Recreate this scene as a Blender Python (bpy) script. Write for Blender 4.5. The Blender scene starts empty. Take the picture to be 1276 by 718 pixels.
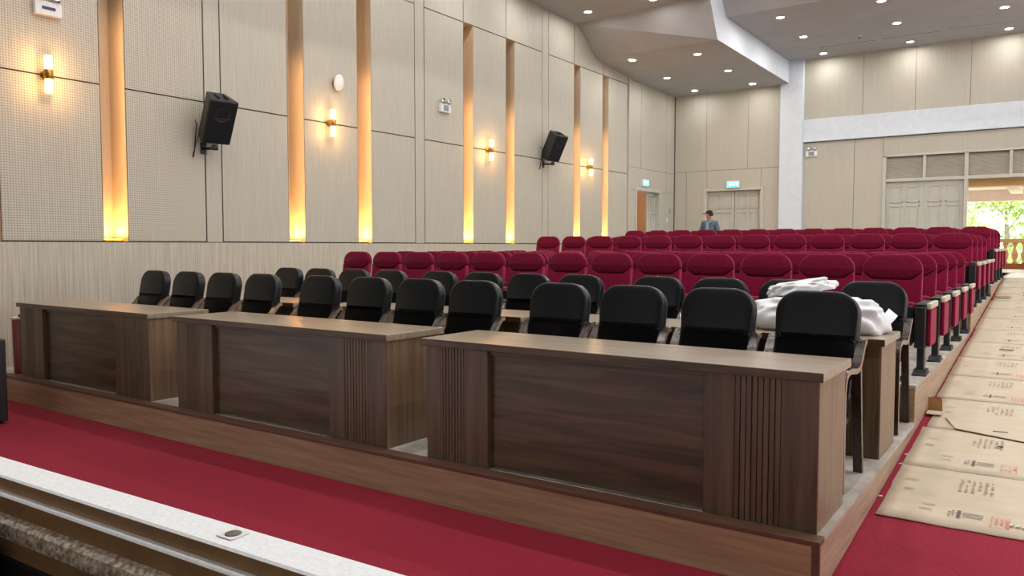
import bpy, bmesh, math, random
from mathutils import Vector, Matrix, Euler

random.seed(7)
C = bpy.context.scene.collection
PI = math.pi

# ------------------------------------------------------------------ materials
def s2l(c):
    return tuple(((v / 255) / 12.92 if v / 255 <= 0.04045 else ((v / 255 + 0.055) / 1.055) ** 2.4) for v in c)

def new_mat(name):
    m = bpy.data.materials.new(name)
    m.use_nodes = True
    nt = m.node_tree
    return m, nt, nt.nodes['Principled BSDF']

def coords(nt, scale=(1, 1, 1), rot=(0, 0, 0)):
    tc = nt.nodes.new('ShaderNodeTexCoord')
    mp = nt.nodes.new('ShaderNodeMapping')
    mp.inputs['Scale'].default_value = scale
    mp.inputs['Rotation'].default_value = rot
    nt.links.new(tc.outputs['Object'], mp.inputs['Vector'])
    return mp.outputs['Vector']

def noise(nt, vec, scale, detail=4, rough=0.55, dist=0.0):
    n = nt.nodes.new('ShaderNodeTexNoise')
    n.inputs['Scale'].default_value = scale
    n.inputs['Detail'].default_value = detail
    n.inputs['Roughness'].default_value = rough
    n.inputs['Distortion'].default_value = dist
    nt.links.new(vec, n.inputs['Vector'])
    return n.outputs['Fac']

def ramp(nt, fac, stops):
    r = nt.nodes.new('ShaderNodeValToRGB')
    e = r.color_ramp.elements
    while len(e) < len(stops):
        e.new(0.5)
    for el, (p, c) in zip(e, stops):
        el.position = p
        el.color = (*s2l(c), 1)
    nt.links.new(fac, r.inputs['Fac'])
    return r.outputs['Color']

def bump(nt, b, fac, strength=0.2, dist=0.01):
    n = nt.nodes.new('ShaderNodeBump')
    n.inputs['Strength'].default_value = strength
    n.inputs['Distance'].default_value = dist
    nt.links.new(fac, n.inputs['Height'])
    nt.links.new(n.outputs['Normal'], b.inputs['Normal'])

def textured(name, c1, c2, scale, stretch=(1, 1, 1), rough=0.6, bmp=0.1, bdist=0.004, metal=0.0, detail=4, lo=0.3, hi=0.7, spec=None, sheen=0.0, coat=0.0, dist=0.0):
    m, nt, b = new_mat(name)
    v = coords(nt, stretch)
    f = noise(nt, v, scale, detail, dist=dist)
    nt.links.new(ramp(nt, f, [(lo, c1), (hi, c2)]), b.inputs['Base Color'])
    b.inputs['Roughness'].default_value = rough
    b.inputs['Metallic'].default_value = metal
    if spec is not None:
        b.inputs['Specular IOR Level'].default_value = spec
    if sheen:
        b.inputs['Sheen Weight'].default_value = sheen
        b.inputs['Sheen Roughness'].default_value = 0.4
        b.inputs['Sheen Tint'].default_value = (*s2l((255, 150, 170)), 1)
    if coat:
        b.inputs['Coat Weight'].default_value = coat
        b.inputs['Coat Roughness'].default_value = 0.25
    if bmp:
        bump(nt, b, f, bmp, bdist)
    return m

def emissive(name, col, strength, base=(240, 240, 240)):
    m, nt, b = new_mat(name)
    b.inputs['Base Color'].default_value = (*s2l(base), 1)
    b.inputs['Emission Color'].default_value = (*s2l(col), 1)
    b.inputs['Emission Strength'].default_value = strength
    return m

M = {}
M['wall'] = textured('wall veneer', (172, 167, 153), (186, 181, 168), 9, (8, 8, 0.25), 0.5, 0.03, 0.002)
M['wall_back'] = textured('back wall veneer', (176, 171, 157), (184, 179, 166), 7, (8, 8, 0.2), 0.55, 0.02, 0.002)
M['dado'] = textured('streaked dado veneer', (160, 152, 138), (202, 193, 178), 11, (6, 6, 0.12), 0.5, 0.03, 0.002, lo=0.28, hi=0.72)
M['joint'] = textured('dark panel joint', (60, 54, 48), (74, 66, 58), 20, rough=0.8, bmp=0)
M['niche'] = textured('niche lining', (206, 180, 148), (218, 194, 162), 10, (6, 6, 0.3), 0.55, 0.03, 0.002)
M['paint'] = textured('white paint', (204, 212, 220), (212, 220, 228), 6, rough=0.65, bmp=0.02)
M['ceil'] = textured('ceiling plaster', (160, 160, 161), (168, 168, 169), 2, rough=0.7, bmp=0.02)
M['doorpaint'] = textured('door paint', (182, 180, 170), (190, 188, 178), 5, rough=0.45, bmp=0.02)
M['louver'] = textured('louvre paint', (176, 170, 156), (186, 180, 166), 5, rough=0.5, bmp=0.02)
M['carpet'] = textured('red carpet', (124, 5, 34), (146, 14, 48), 60, rough=0.95, bmp=0.5, bdist=0.006)
M['ptop'] = textured('dusty platform board', (152, 144, 134), (196, 190, 182), 5, (1, 1, 1), 0.6, 0.08, detail=8)
M['riser'] = textured('brown riser laminate', (142, 120, 92), (174, 150, 118), 6, (0.35, 5, 6), 0.45, 0.03, 0.002)
M['riser_side'] = textured('tan side laminate', (152, 126, 106), (180, 154, 132), 6, (5, 0.35, 6), 0.5, 0.03, 0.002)
M['nosing'] = textured('dark nosing', (84, 58, 44), (100, 72, 56), 8, (0.4, 4, 4), 0.45, 0.03)
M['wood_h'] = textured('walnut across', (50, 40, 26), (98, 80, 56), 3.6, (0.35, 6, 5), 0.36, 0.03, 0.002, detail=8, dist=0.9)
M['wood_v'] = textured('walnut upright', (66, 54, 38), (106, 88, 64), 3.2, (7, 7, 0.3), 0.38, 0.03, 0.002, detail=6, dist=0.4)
M['wood_top_glare'] = textured('walnut top with glare', (122, 107, 88), (160, 143, 122), 3.5, (0.4, 9, 5), 0.3, 0.0, 0.002, detail=6, dist=0.4, coat=0.4)  # same laminate as the fronts, with overhead glare painted in as a paler tone
M['wood_end_lit'] = textured('walnut lit end', (106, 86, 67), (148, 124, 100), 3.0, (7, 7, 0.3), 0.4, 0.04, 0.002, detail=6, dist=0.3)  # same laminate again, lightened in colour for the light from the aisle side
M['groove'] = textured('groove shadow line', (34, 22, 17), (44, 30, 23), 9, rough=0.6, bmp=0)
M['leather'] = textured('black leather', (8, 13, 17), (16, 23, 28), 140, rough=0.36, bmp=0.12, bdist=0.001, spec=0.3)
M['armwood'] = textured('dark bentwood', (36, 25, 20), (62, 46, 38), 5, (8, 2, 2), 0.25, 0.02, coat=0.3)
M['armedge'] = textured('bentwood edge', (140, 116, 98), (168, 146, 126), 12, (1, 1, 6), 0.4, 0.02)
M['velvet'] = textured('crimson velvet', (108, 9, 42), (130, 18, 56), 45, rough=0.9, bmp=0.25, bdist=0.002, sheen=0.4, spec=0.15)
M['velvet_head'] = textured('crimson velvet head', (96, 8, 37), (116, 14, 49), 45, rough=0.9, bmp=0.25, bdist=0.002, sheen=0.4, spec=0.15)
M['seam'] = textured('dark seam', (50, 4, 16), (60, 8, 22), 30, rough=0.95, bmp=0)
M['blackplastic'] = textured('black moulded plastic', (14, 16, 20), (24, 27, 32), 50, rough=0.45, bmp=0.05, bdist=0.001)
M['caps'] = textured('pale beech cap', (192, 182, 164), (208, 198, 182), 6, (6, 0.6, 4), 0.4, 0.02)
M['card'] = textured('cardboard', (188, 175, 153), (197, 184, 162), 4, (1, 2.5, 1), 0.75, 0.02, 0.002)
M['card_dark'] = textured('raw cardboard inside', (128, 92, 52), (150, 112, 68), 8, (1, 5, 1), 0.8, 0.1)
M['ink'] = textured('grey print', (150, 136, 120), (164, 150, 132), 30, rough=0.8, bmp=0)
M['inkdark'] = textured('dark print', (92, 84, 88), (106, 98, 100), 30, rough=0.8, bmp=0)
M['inkred'] = textured('red print', (206, 130, 112), (212, 140, 122), 30, rough=0.8, bmp=0)
M['white_plastic'] = textured('white plastic', (220, 220, 220), (230, 230, 230), 20, rough=0.4, bmp=0)
M['grey_plastic'] = textured('grey label', (120, 130, 140), (140, 150, 158), 20, rough=0.4, bmp=0)
M['navy'] = textured('navy label', (40, 44, 90), (50, 54, 104), 20, rough=0.4, bmp=0)
M['chrome'] = textured('chrome lamp', (210, 212, 214), (220, 222, 224), 20, rough=0.2, bmp=0, metal=1)
M['brass'] = textured('brass', (150, 110, 50), (176, 134, 66), 20, rough=0.3, bmp=0, metal=1)
M['speaker'] = textured('black speaker shell', (22, 24, 26), (36, 38, 38), 90, rough=0.55, bmp=0.1, bdist=0.001)
M['grille'] = textured('speaker grille', (10, 13, 20), (24, 29, 38), 220, rough=0.6, bmp=0.4, bdist=0.002, metal=0.3)
M['sack'] = textured('white plastic sack', (222, 226, 232), (236, 239, 243), 7, rough=0.35, bmp=0.12, bdist=0.01)
M['film'] = textured('cloudy plastic film', (206, 212, 216), (238, 240, 242), 9, (1, 4, 1), 0.25, 0.5, 0.02)
M['bin'] = textured('dark red bin plastic', (104, 16, 18), (120, 22, 24), 20, rough=0.4, bmp=0)
M['binrim'] = textured('pale rim', (206, 176, 160), (216, 188, 172), 20, rough=0.5, bmp=0)
M['ledge'] = textured('speckled white stone', (222, 230, 236), (242, 247, 250), 90, rough=0.5, bmp=0.15, bdist=0.003, detail=6)
M['ledge_mix'] = textured('speckled brown moulding', (136, 114, 92), (226, 220, 212), 70, rough=0.5, bmp=0.2, bdist=0.003, detail=8, lo=0.38, hi=0.66)  # speckled brown and white mix for the rounded moulding
M['ledge_brown'] = textured('brown ledge face', (146, 114, 80), (162, 130, 94), 12, rough=0.3, bmp=0.03)  # plain brown for the fillets and lower face of the ledge
M['ledge_black'] = textured('black base', (10, 10, 10), (16, 15, 14), 12, rough=0.8, bmp=0.03)
M['tile'] = textured('pale terrace tile', (226, 218, 216), (238, 232, 230), 3, rough=0.35, bmp=0.02)
M['terra'] = textured('ochre plaster', (196, 158, 104), (208, 172, 118), 4, rough=0.8, bmp=0.05)
M['pinkceil'] = textured('pinkish soffit', (232, 216, 210), (240, 226, 220), 4, rough=0.8, bmp=0.03)
M['balu'] = textured('ochre stone baluster', (208, 172, 122), (220, 188, 140), 10, rough=0.7, bmp=0.08)
M['balubase'] = textured('brown stone base', (150, 90, 52), (164, 104, 64), 10, rough=0.7, bmp=0.08)
M['leaf'] = textured('leaf green', (150, 186, 92), (206, 226, 146), 3, rough=0.6, bmp=0)
M['leaf_pale'] = textured('pale leaf', (186, 206, 140), (224, 234, 182), 3, rough=0.6, bmp=0)
M['bark'] = textured('bark', (150, 140, 124), (170, 160, 142), 9, (3, 3, 0.6), 0.9, 0.4, 0.02)
M['grass'] = textured('sunlit lawn', (190, 200, 150), (216, 220, 180), 9, rough=0.9, bmp=0.1)
M['browndoor'] = textured('brown corridor', (176, 138, 102), (190, 152, 114), 5, (6, 6, 0.4), 0.5, 0.03)
M['browndark'] = textured('brown cabinet', (104, 70, 44), (118, 82, 52), 5, (6, 6, 0.4), 0.5, 0.03)
M['skin'] = textured('skin', (164, 112, 88), (180, 128, 102), 30, rough=0.55, bmp=0.03)
M['denim'] = textured('faded blue jacket', (66, 86, 102), (92, 112, 127), 50, rough=0.85, bmp=0.2, bdist=0.004)
M['shirt'] = textured('pale blue shirt', (112, 136, 160), (128, 150, 172), 40, rough=0.8, bmp=0.1)
M['trouser'] = textured('dark trousers', (50, 52, 58), (62, 64, 70), 40, rough=0.85, bmp=0.1)
M['cap'] = textured('black cap', (26, 24, 22), (40, 36, 32), 50, rough=0.85, bmp=0.1)
M['shoe'] = textured('black shoes', (24, 22, 22), (32, 30, 30), 30, rough=0.4, bmp=0)
M['eye'] = textured('dark eye', (30, 22, 20), (36, 28, 24), 30, rough=0.3, bmp=0)
M['greydark'] = textured('dark slot', (44, 42, 42), (54, 52, 52), 30, rough=0.8, bmp=0)
M['disc'] = textured('brushed cover disc', (96, 94, 88), (112, 110, 104), 30, rough=0.35, bmp=0, metal=0.6)
M['tape'] = textured('glossy clear tape', (226, 220, 206), (244, 242, 236), 30, rough=0.15, bmp=0)
M['debris'] = textured('dark scrap', (70, 52, 40), (84, 64, 50), 30, rough=0.9, bmp=0)
M['lamp'] = emissive('downlight lens', (255, 250, 238), 22)
M['warmglass'] = emissive('warm lit glass', (255, 200, 108), 6.5, (255, 230, 190))
M['led'] = emissive('warm strip diffuser', (255, 176, 70), 10, (255, 230, 190))
M['exit'] = emissive('cyan exit face', (70, 215, 222), 1.6, (60, 190, 200))
M['exitw'] = emissive('white exit lettering', (250, 255, 255), 2.6)

# perforated acoustic veneer: rows of small round drilled holes
def perforated():
    m, nt, b = new_mat('perforated veneer')
    v = coords(nt, (8, 8, 0.25))
    f = noise(nt, v, 9)
    base = ramp(nt, f, [(0.3, (182, 175, 160)), (0.7, (196, 189, 174))])
    tc = nt.nodes.new('ShaderNodeTexCoord')
    sep = nt.nodes.new('ShaderNodeSeparateXYZ')
    nt.links.new(tc.outputs['Object'], sep.inputs[0])
    def cell(out):
        mul = nt.nodes.new('ShaderNodeMath'); mul.operation = 'MULTIPLY'; mul.inputs[1].default_value = 1 / 0.03
        fr = nt.nodes.new('ShaderNodeMath'); fr.operation = 'FRACT'
        sb = nt.nodes.new('ShaderNodeMath'); sb.operation = 'SUBTRACT'; sb.inputs[1].default_value = 0.5
        pw = nt.nodes.new('ShaderNodeMath'); pw.operation = 'MULTIPLY'
        nt.links.new(out, mul.inputs[0]); nt.links.new(mul.outputs[0], fr.inputs[0]); nt.links.new(fr.outputs[0], sb.inputs[0])
        nt.links.new(sb.outputs[0], pw.inputs[0]); nt.links.new(sb.outputs[0], pw.inputs[1])
        return pw.outputs[0]
    a = nt.nodes.new('ShaderNodeMath'); a.operation = 'ADD'
    nt.links.new(cell(sep.outputs['Y']), a.inputs[0]); nt.links.new(cell(sep.outputs['Z']), a.inputs[1])
    lt = nt.nodes.new('ShaderNodeMath'); lt.operation = 'LESS_THAN'; lt.inputs[1].default_value = 0.055
    nt.links.new(a.outputs[0], lt.inputs[0])
    mx = nt.nodes.new('ShaderNodeMix'); mx.data_type = 'RGBA'
    nt.links.new(lt.outputs[0], mx.inputs['Factor'])
    nt.links.new(base, mx.inputs['A'])
    mx.inputs['B'].default_value = (*s2l((128, 121, 108)), 1)
    nt.links.new(mx.outputs['Result'], b.inputs['Base Color'])
    b.inputs['Roughness'].default_value = 0.55
    return m
M['perf'] = perforated()

# ------------------------------------------------------------------ mesh helpers
class MB:
    """collects shapes into one mesh, with one or more materials"""
    def __init__(self):
        self.bm = bmesh.new()
        self.mi = 0
    def _tag(self, faces, smooth=False):
        for f in faces:
            f.material_index = self.mi
            f.smooth = smooth
    def box(self, a, b, bev=0.0, seg=2, rot=None, mi=None):
        old = self.mi
        if mi is not None: self.mi = mi
        cx = [(a[i] + b[i]) / 2 for i in range(3)]
        sz = [max(abs(b[i] - a[i]), 1e-5) for i in range(3)]
        t = bmesh.new()
        bmesh.ops.create_cube(t, size=1.0)
        bmesh.ops.scale(t, vec=sz, verts=t.verts)
        if bev > 0:
            bmesh.ops.bevel(t, geom=t.edges[:], offset=min(bev, min(sz) * 0.45), segments=seg, affect='EDGES', profile=0.6)
        if rot is not None:
            bmesh.ops.transform(t, matrix=Euler(rot).to_matrix().to_4x4(), verts=t.verts)
        bmesh.ops.translate(t, vec=cx, verts=t.verts)
        big = set(sorted(t.faces, key=lambda f: -f.calc_area())[:6]) if bev > 0 else set()
        big = {i for i, f in enumerate(t.faces) if f in big}
        self._merge(t, bev > 0, big)
        self.mi = old
        return self
    def _merge(self, t, smooth=False, flat=()):
        me = bpy.data.meshes.new('tmp')
        for i, f in enumerate(t.faces):
            f.material_index = self.mi
            f.smooth = smooth and i not in flat
        t.to_mesh(me); t.free()
        self.bm.from_mesh(me)
        bpy.data.meshes.remove(me)
    def quad(self, *ps):
        vs = [self.bm.verts.new(p) for p in ps]
        f = self.bm.faces.new(vs)
        self._tag([f])
        return self
    def prism(self, pts, d, smooth=False):
        """polygon (3D pts) extruded by vector d"""
        t = bmesh.new()
        vs = [t.verts.new(p) for p in pts]
        f = t.faces.new(vs)
        r = bmesh.ops.extrude_face_region(t, geom=[f])
        bmesh.ops.translate(t, vec=d, verts=[v for v in r['geom'] if isinstance(v, bmesh.types.BMVert)])
        bmesh.ops.recalc_face_normals(t, faces=t.faces)
        self._merge(t, smooth)
        return self
    def tube(self, pts, r, seg=10, cap=True):
        t = bmesh.new()
        pts = [Vector(p) for p in pts]
        rs = r if isinstance(r, (list, tuple)) else [r] * len(pts)
        rings = []
        for i, p in enumerate(pts):
            d = (pts[min(i + 1, len(pts) - 1)] - pts[max(i - 1, 0)]).normalized()
            ref = Vector((0, 0, 1)) if abs(d.z) < 0.9 else Vector((1, 0, 0))
            u = d.cross(ref).normalized(); w = d.cross(u)
            rings.append([t.verts.new(p + (u * math.cos(2 * PI * k / seg) + w * math.sin(2 * PI * k / seg)) * rs[i]) for k in range(seg)])
        for a, b in zip(rings, rings[1:]):
            for k in range(seg):
                t.faces.new((a[k], a[(k + 1) % seg], b[(k + 1) % seg], b[k]))
        if cap:
            t.faces.new(rings[0][::-1]); t.faces.new(rings[-1])
        bmesh.ops.recalc_face_normals(t, faces=t.faces)
        self._merge(t, True)
        return self
    def lathe(self, prof, c=(0, 0, 0), seg=24, axis='z', capb=True, capt=True):
        t = bmesh.new()
        rings = []
        for (r, h) in prof:
            ring = []
            for k in range(seg):
                a = 2 * PI * k / seg
                if axis == 'z': p = (c[0] + r * math.cos(a), c[1] + r * math.sin(a), c[2] + h)
                elif axis == 'x': p = (c[0] + h, c[1] + r * math.cos(a), c[2] + r * math.sin(a))
                else: p = (c[0] + r * math.cos(a), c[1] + h, c[2] + r * math.sin(a))
                ring.append(t.verts.new(p))
            rings.append(ring)
        for a, b in zip(rings, rings[1:]):
            for k in range(seg):
                t.faces.new((a[k], a[(k + 1) % seg], b[(k + 1) % seg], b[k]))
        if capb: t.faces.new(rings[0][::-1])
        if capt: t.faces.new(rings[-1])
        bmesh.ops.recalc_face_normals(t, faces=t.faces)
        self._merge(t, True)
        return self
    def ribbon(self, path, x0, x1, th, side_mi=None):
        """flat bent strip following path of (y, z), from x0 to x1, thickness th"""
        n = len(path)
        nrm = []
        for i in range(n):
            a = Vector(path[max(i - 1, 0)]); b = Vector(path[min(i + 1, n - 1)])
            d = (b - a).normalized()
            nrm.append(Vector((-d.y, d.x)))
        t = bmesh.new()
        L = []
        for i in range(n):
            p = Vector(path[i]); o = nrm[i] * th / 2
            L.append([t.verts.new((x, q.x, q.y)) for (x, q) in ((x0, p + o), (x1, p + o), (x1, p - o), (x0, p - o))])
        sides = []
        for a, b in zip(L, L[1:]):
            for k in range(4):
                f = t.faces.new((a[k], a[(k + 1) % 4], b[(k + 1) % 4], b[k]))
                if k in (1, 3): sides.append(f)
        t.faces.new(L[0][::-1]); t.faces.new(L[-1])
        bmesh.ops.recalc_face_normals(t, faces=t.faces)
        mi = self.mi
        for f in t.faces: f.material_index = mi
        if side_mi is not None:
            for f in sides: f.material_index = side_mi
        for f in t.faces: f.smooth = True
        for e in t.edges:
            e.smooth = not (e.calc_face_angle(0) > 0.7)
        me = bpy.data.meshes.new('tmp'); t.to_mesh(me); t.free()
        self.bm.from_mesh(me); bpy.data.meshes.remove(me)
        return self
    def cushion(self, outline, y, th, puff=0.012, edge=0.02, fin=2.4):
        """padded slab: outline in (x, z), centred on y, thickness th; soft rounded rim"""
        n = len(outline)
        P = [Vector(p) for p in outline]
        area = sum(P[i].x * P[(i + 1) % n].y - P[(i + 1) % n].x * P[i].y for i in range(n))
        if area < 0: P.reverse()
        N = []
        for i in range(n):
            d1 = (P[i] - P[i - 1]).normalized(); d2 = (P[(i + 1) % n] - P[i]).normalized()
            n1 = Vector((d1.y, -d1.x)); n2 = Vector((d2.y, -d2.x))
            nn = (n1 + n2)
            nn = nn.normalized() if nn.length > 1e-6 else n1
            N.append(nn / max(0.5, nn.dot(n1)))
        h = th / 2
        lay = [(0.0, h - edge)]
        for k in range(1, 4):
            a = k / 3 * PI / 2
            lay.append((edge * (1 - math.cos(a)), h - edge + edge * math.sin(a)))
        lay.append((edge * fin, h + puff * 0.7))
        t = bmesh.new()
        def ring(ins, yy): return [t.verts.new((P[i].x - N[i].x * ins, yy, P[i].y - N[i].y * ins)) for i in range(n)]
        def strip(a, b):
            for k in range(n): t.faces.new((a[k], a[(k + 1) % n], b[(k + 1) % n], b[k]))
        fr = [ring(i, y - d) for (i, d) in lay]; bk = [ring(i, y + d) for (i, d) in lay]
        for a, b in zip(fr, fr[1:]): strip(a, b)
        for a, b in zip(bk, bk[1:]): strip(a, b)
        strip(fr[0], bk[0])
        t.faces.new(fr[-1]); t.faces.new(bk[-1])
        bmesh.ops.recalc_face_normals(t, faces=t.faces)
        self._merge(t, True)
        return self
    def xform(self, mat):
        bmesh.ops.transform(self.bm, matrix=mat, verts=self.bm.verts)
        return self
    def build(self, name, mats, parent=None, loc=None, sharp=None):
        me = bpy.data.meshes.new(name)
        self.bm.to_mesh(me); self.bm.free()
        if not isinstance(mats, (list, tuple)): mats = [mats]
        for m in mats: me.materials.append(M[m] if isinstance(m, str) else m)
        o = bpy.data.objects.new(name, me)
        C.objects.link(o)
        if parent is not None: o.parent = parent
        if loc is not None: o.location = loc
        return o

def tag(o, label, cat, group=None, kind=None):
    o['label'] = label
    if cat: o['category'] = cat
    if group: o['group'] = group
    if kind: o['kind'] = kind
    return o

def thing(name, label, cat, loc=(0, 0, 0), rz=0.0, group=None):
    o = bpy.data.objects.new(name, None)
    o.empty_display_size = 0.1
    C.objects.link(o)
    o.location = loc; o.rotation_euler = (0, 0, rz)
    return tag(o, label, cat, group)

def struct(o, label=None):
    o['kind'] = 'structure'
    if label: o['label'] = label
    return o

KIDS = {}
def dup(root, loc, label, rz=None, skip=()):
    r = root.copy(); C.objects.link(r)
    r.location = loc
    if rz is not None: r.rotation_euler = (0, 0, rz)
    r['label'] = label
    for ch in KIDS.setdefault(root.name, list(root.children)):
        if ch.name in skip: continue
        c = ch.copy(); C.objects.link(c); c.parent = r
        for g in KIDS.setdefault(ch.name, list(ch.children)):
            d = g.copy(); C.objects.link(d); d.parent = c
    return r

def rounded(w_bot, w_top, z0, z1, r_top, r_bot=0.03, n=7):
    """outline of a chair back in (x, z): rounded top corners"""
    pts = []
    hb, ht = w_bot / 2, w_top / 2
    def arc(cx, cz, r, a0, a1):
        for k in range(n + 1):
            a = a0 + (a1 - a0) * k / n
            pts.append((cx + r * math.cos(a), cz + r * math.sin(a)))
    arc(hb - r_bot, z0 + r_bot, r_bot, -PI / 2, 0)
    arc(ht - r_top, z1 - r_top, r_top, 0, PI / 2)
    arc(-ht + r_top, z1 - r_top, r_top, PI / 2, PI)
    arc(-hb + r_bot, z0 + r_bot, r_bot, PI, 3 * PI / 2)
    return pts

ORD = ['', 'first', 'second', 'third', 'fourth', 'fifth', 'sixth', 'seventh', 'eighth', 'ninth', 'tenth', 'eleventh', 'twelfth', 'thirteenth', 'fourteenth', 'fifteenth', 'sixteenth', 'seventeenth']

# ------------------------------------------------------------------ setting: dimensions
XW = -9.8          # left wall face
YB = 23.08         # rear wall face
XP = -0.862        # aisle edge of seating platform
P1, P2, P3, P4 = 0.26, 0.55, 0.81, 0.98
Y1, Y2, Y3, Y4 = 3.753, 6.78, 11.66, 15.4
XR = 10.3          # opposite side wall, outside the view
def ramp_z(y):
    if y < 3.95: return 0.0
    if y < 7.1: return 0.2 * (y - 3.95) / 3.15
    if y < 19.0: return 0.2 + (P4 - 0.2) * (y - 7.1) / 11.9
    return P4

# floor: flat carpet in front, carpeted ramp of the aisle, tiled landing
m = MB()
m.quad((-10.2, 1.14, 0), (XR, 1.14, 0), (XR, 3.95, 0), (-10.2, 3.95, 0))
ys = [3.95, 7.1, 19.0]
for a, b in zip(ys, ys[1:]):
    m.quad((XP - 0.3, a, ramp_z(a)), (XR, a, ramp_z(a)), (XR, b, ramp_z(b)), (XP - 0.3, b, ramp_z(b)))
struct(m.build('floor', 'carpet'), 'dark red carpet in front of the platform and up the aisle')
m = MB()
m.box((XP - 0.3, 19.0, P4 - 0.3), (XR, YB + 0.6, P4))
struct(m.build('floor_landing', 'tile'), 'pale tiled landing at the top of the aisle')

# seating platform: four tiers, wood risers, worn board tops
for k, (ya, yb, z0, z) in enumerate([(Y1, Y2, 0, P1), (Y2, Y3, 0, P2), (Y3, Y4, 0, P3), (Y4, YB, 0, P4)]):
    m = MB()
    m.mi = 0; m.box((XW, ya + 0.02, 0.0), (XP - 0.02, yb + 0.02 if k < 3 else yb, z))
    m.mi = 1; m.box((XW, ya, 0.0), (XP, ya + 0.02, z - 0.022), 0.003)
    m.mi = 2; m.box((XP - 0.02, ya + 0.02, 0.0), (XP, yb, z - 0.022))
    m.mi = 3; m.box((XW, ya - 0.006, z - 0.022), (XP + 0.006, ya + (0.095 if k == 0 else 0.055), z + 0.004), 0.003)
    if k == 0: m.mi = 0
    m.box((XP - 0.05, ya + (0.095 if k == 0 else 0.055), z - 0.022), (XP + 0.004, yb, z + 0.002))
    m.mi = 3
    if k == 0: m.box((XP - 0.03, ya - 0.004, 0), (XP + 0.006, ya + 0.02, z - 0.022), 0.003)
    o = struct(m.build('floor_platform', ['ptop', 'riser', 'riser_side', 'nosing' if k == 0 else 'ptop']),
               ['lowest platform tier with brown riser under the desks', 'second platform tier under five rows of red seats',
                'third platform tier under red seats', 'highest platform tier reaching the rear doors'][k])

# ------------------------------------------------------------------ left wall
ZD, ZJ, ZU, ZT = 1.70, 3.645, 6.09, 8.6
PIL = [2.25 + 4.38 * k for k in range(5)]           # slim upright strips
NW = 0.315
NICHE = []
for p in PIL[:4]:
    NICHE += [p + 1.45, p + 2.93]
NICHE = [n for n in NICHE if n > 2]
PW = 0.265
YEND = 19.9
m = MB()
m.mi = 0
edges = sorted(NICHE)
# solid backing between the niches
y = -0.5
for n in edges + [None]:
    y1 = n if n is not None else YEND
    m.box((XW - 0.42, y, ZD), (XW - 0.012, y1, ZU))
    if n is not None: y = n + NW
m.box((XW - 0.42, -0.5, 0), (XW - 0.012, YEND, ZD)); m.box((XW - 0.42, -0.5, ZU), (XW - 0.012, YEND, ZT))
struct(m.build('wall_left', 'joint'), 'panelled side wall with pale veneer boards')
wl = bpy.data.objects['wall_left']
G = 0.009
def panel(mb, ya, yb, za, zb, x=XW, t=0.012):
    mb.box((x - t, ya + G, za + G), (x, yb - G, zb - G), 0.002, 1)
pan, prf, dad = MB(), MB(), MB()
def span_break(ya, yb):
    """upright joints between two pilasters"""
    return [n for n in edges if ya < n < yb]
starts = [-0.5] + [p + PW for p in PIL]
ends = PIL + [YEND]
for a, b in zip(starts, ends):
    ns = span_break(a, b)
    cuts = [a]
    segs = []
    cur = a
    for n in ns:
        segs.append((cur, n)); cur = n + NW
    segs.append((cur, b))
    for (ya, yb) in segs:
        if yb - ya < 0.06: continue
        tgt = prf if yb <= PIL[1] + 0.01 else pan
        panel(tgt, ya, yb, ZD, ZJ); panel(tgt, ya, yb, ZJ, ZU)
    cur = a
    for n in ns + [b]:
        panel(pan, cur, n, ZU, ZT); cur = n
for p in PIL[:4]:
    pan.box((XW - 0.012, p + G, ZD + 0.0), (XW, p + PW - G, ZT), 0.002, 1)
p = PIL[4]
pan.box((XW - 0.012, p, ZD), (XW + 0.05, YEND, ZT), 0.003, 1)
pan.build('veneer_panels', 'wall', wl)
prf.build('perforated_panels', 'perf', wl)
dad.box((XW - 0.012, -0.5, 0), (XW, YEND, ZD - G))
dad.build('dado_panel', 'dado', wl)
# niches: lined slots with a warm LED bar hidden at the near side
for i, n in enumerate(edges):
    m = MB()
    m.quad((XW - 0.35, n, ZD), (XW - 0.35, n + NW, ZD), (XW - 0.35, n + NW, ZU), (XW - 0.35, n, ZU))
    m.quad((XW - 0.35, n, ZD), (XW - 0.35, n, ZU), (XW, n, ZU), (XW, n, ZD))
    m.quad((XW - 0.35, n + NW - 0.001, ZD), (XW, n + NW - 0.001, ZD), (XW, n + NW - 0.001, ZU), (XW - 0.35, n + NW - 0.001, ZU))
    m.quad((XW - 0.35, n, ZU - 0.001), (XW - 0.35, n + NW, ZU - 0.001), (XW, n + NW, ZU - 0.001), (XW, n, ZU - 0.001))
    m.quad((XW - 0.35, n, ZD + 0.001), (XW, n, ZD + 0.001), (XW, n + NW, ZD + 0.001), (XW - 0.35, n + NW, ZD + 0.001))
    m.build('niche_lining', 'niche', wl)

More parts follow.
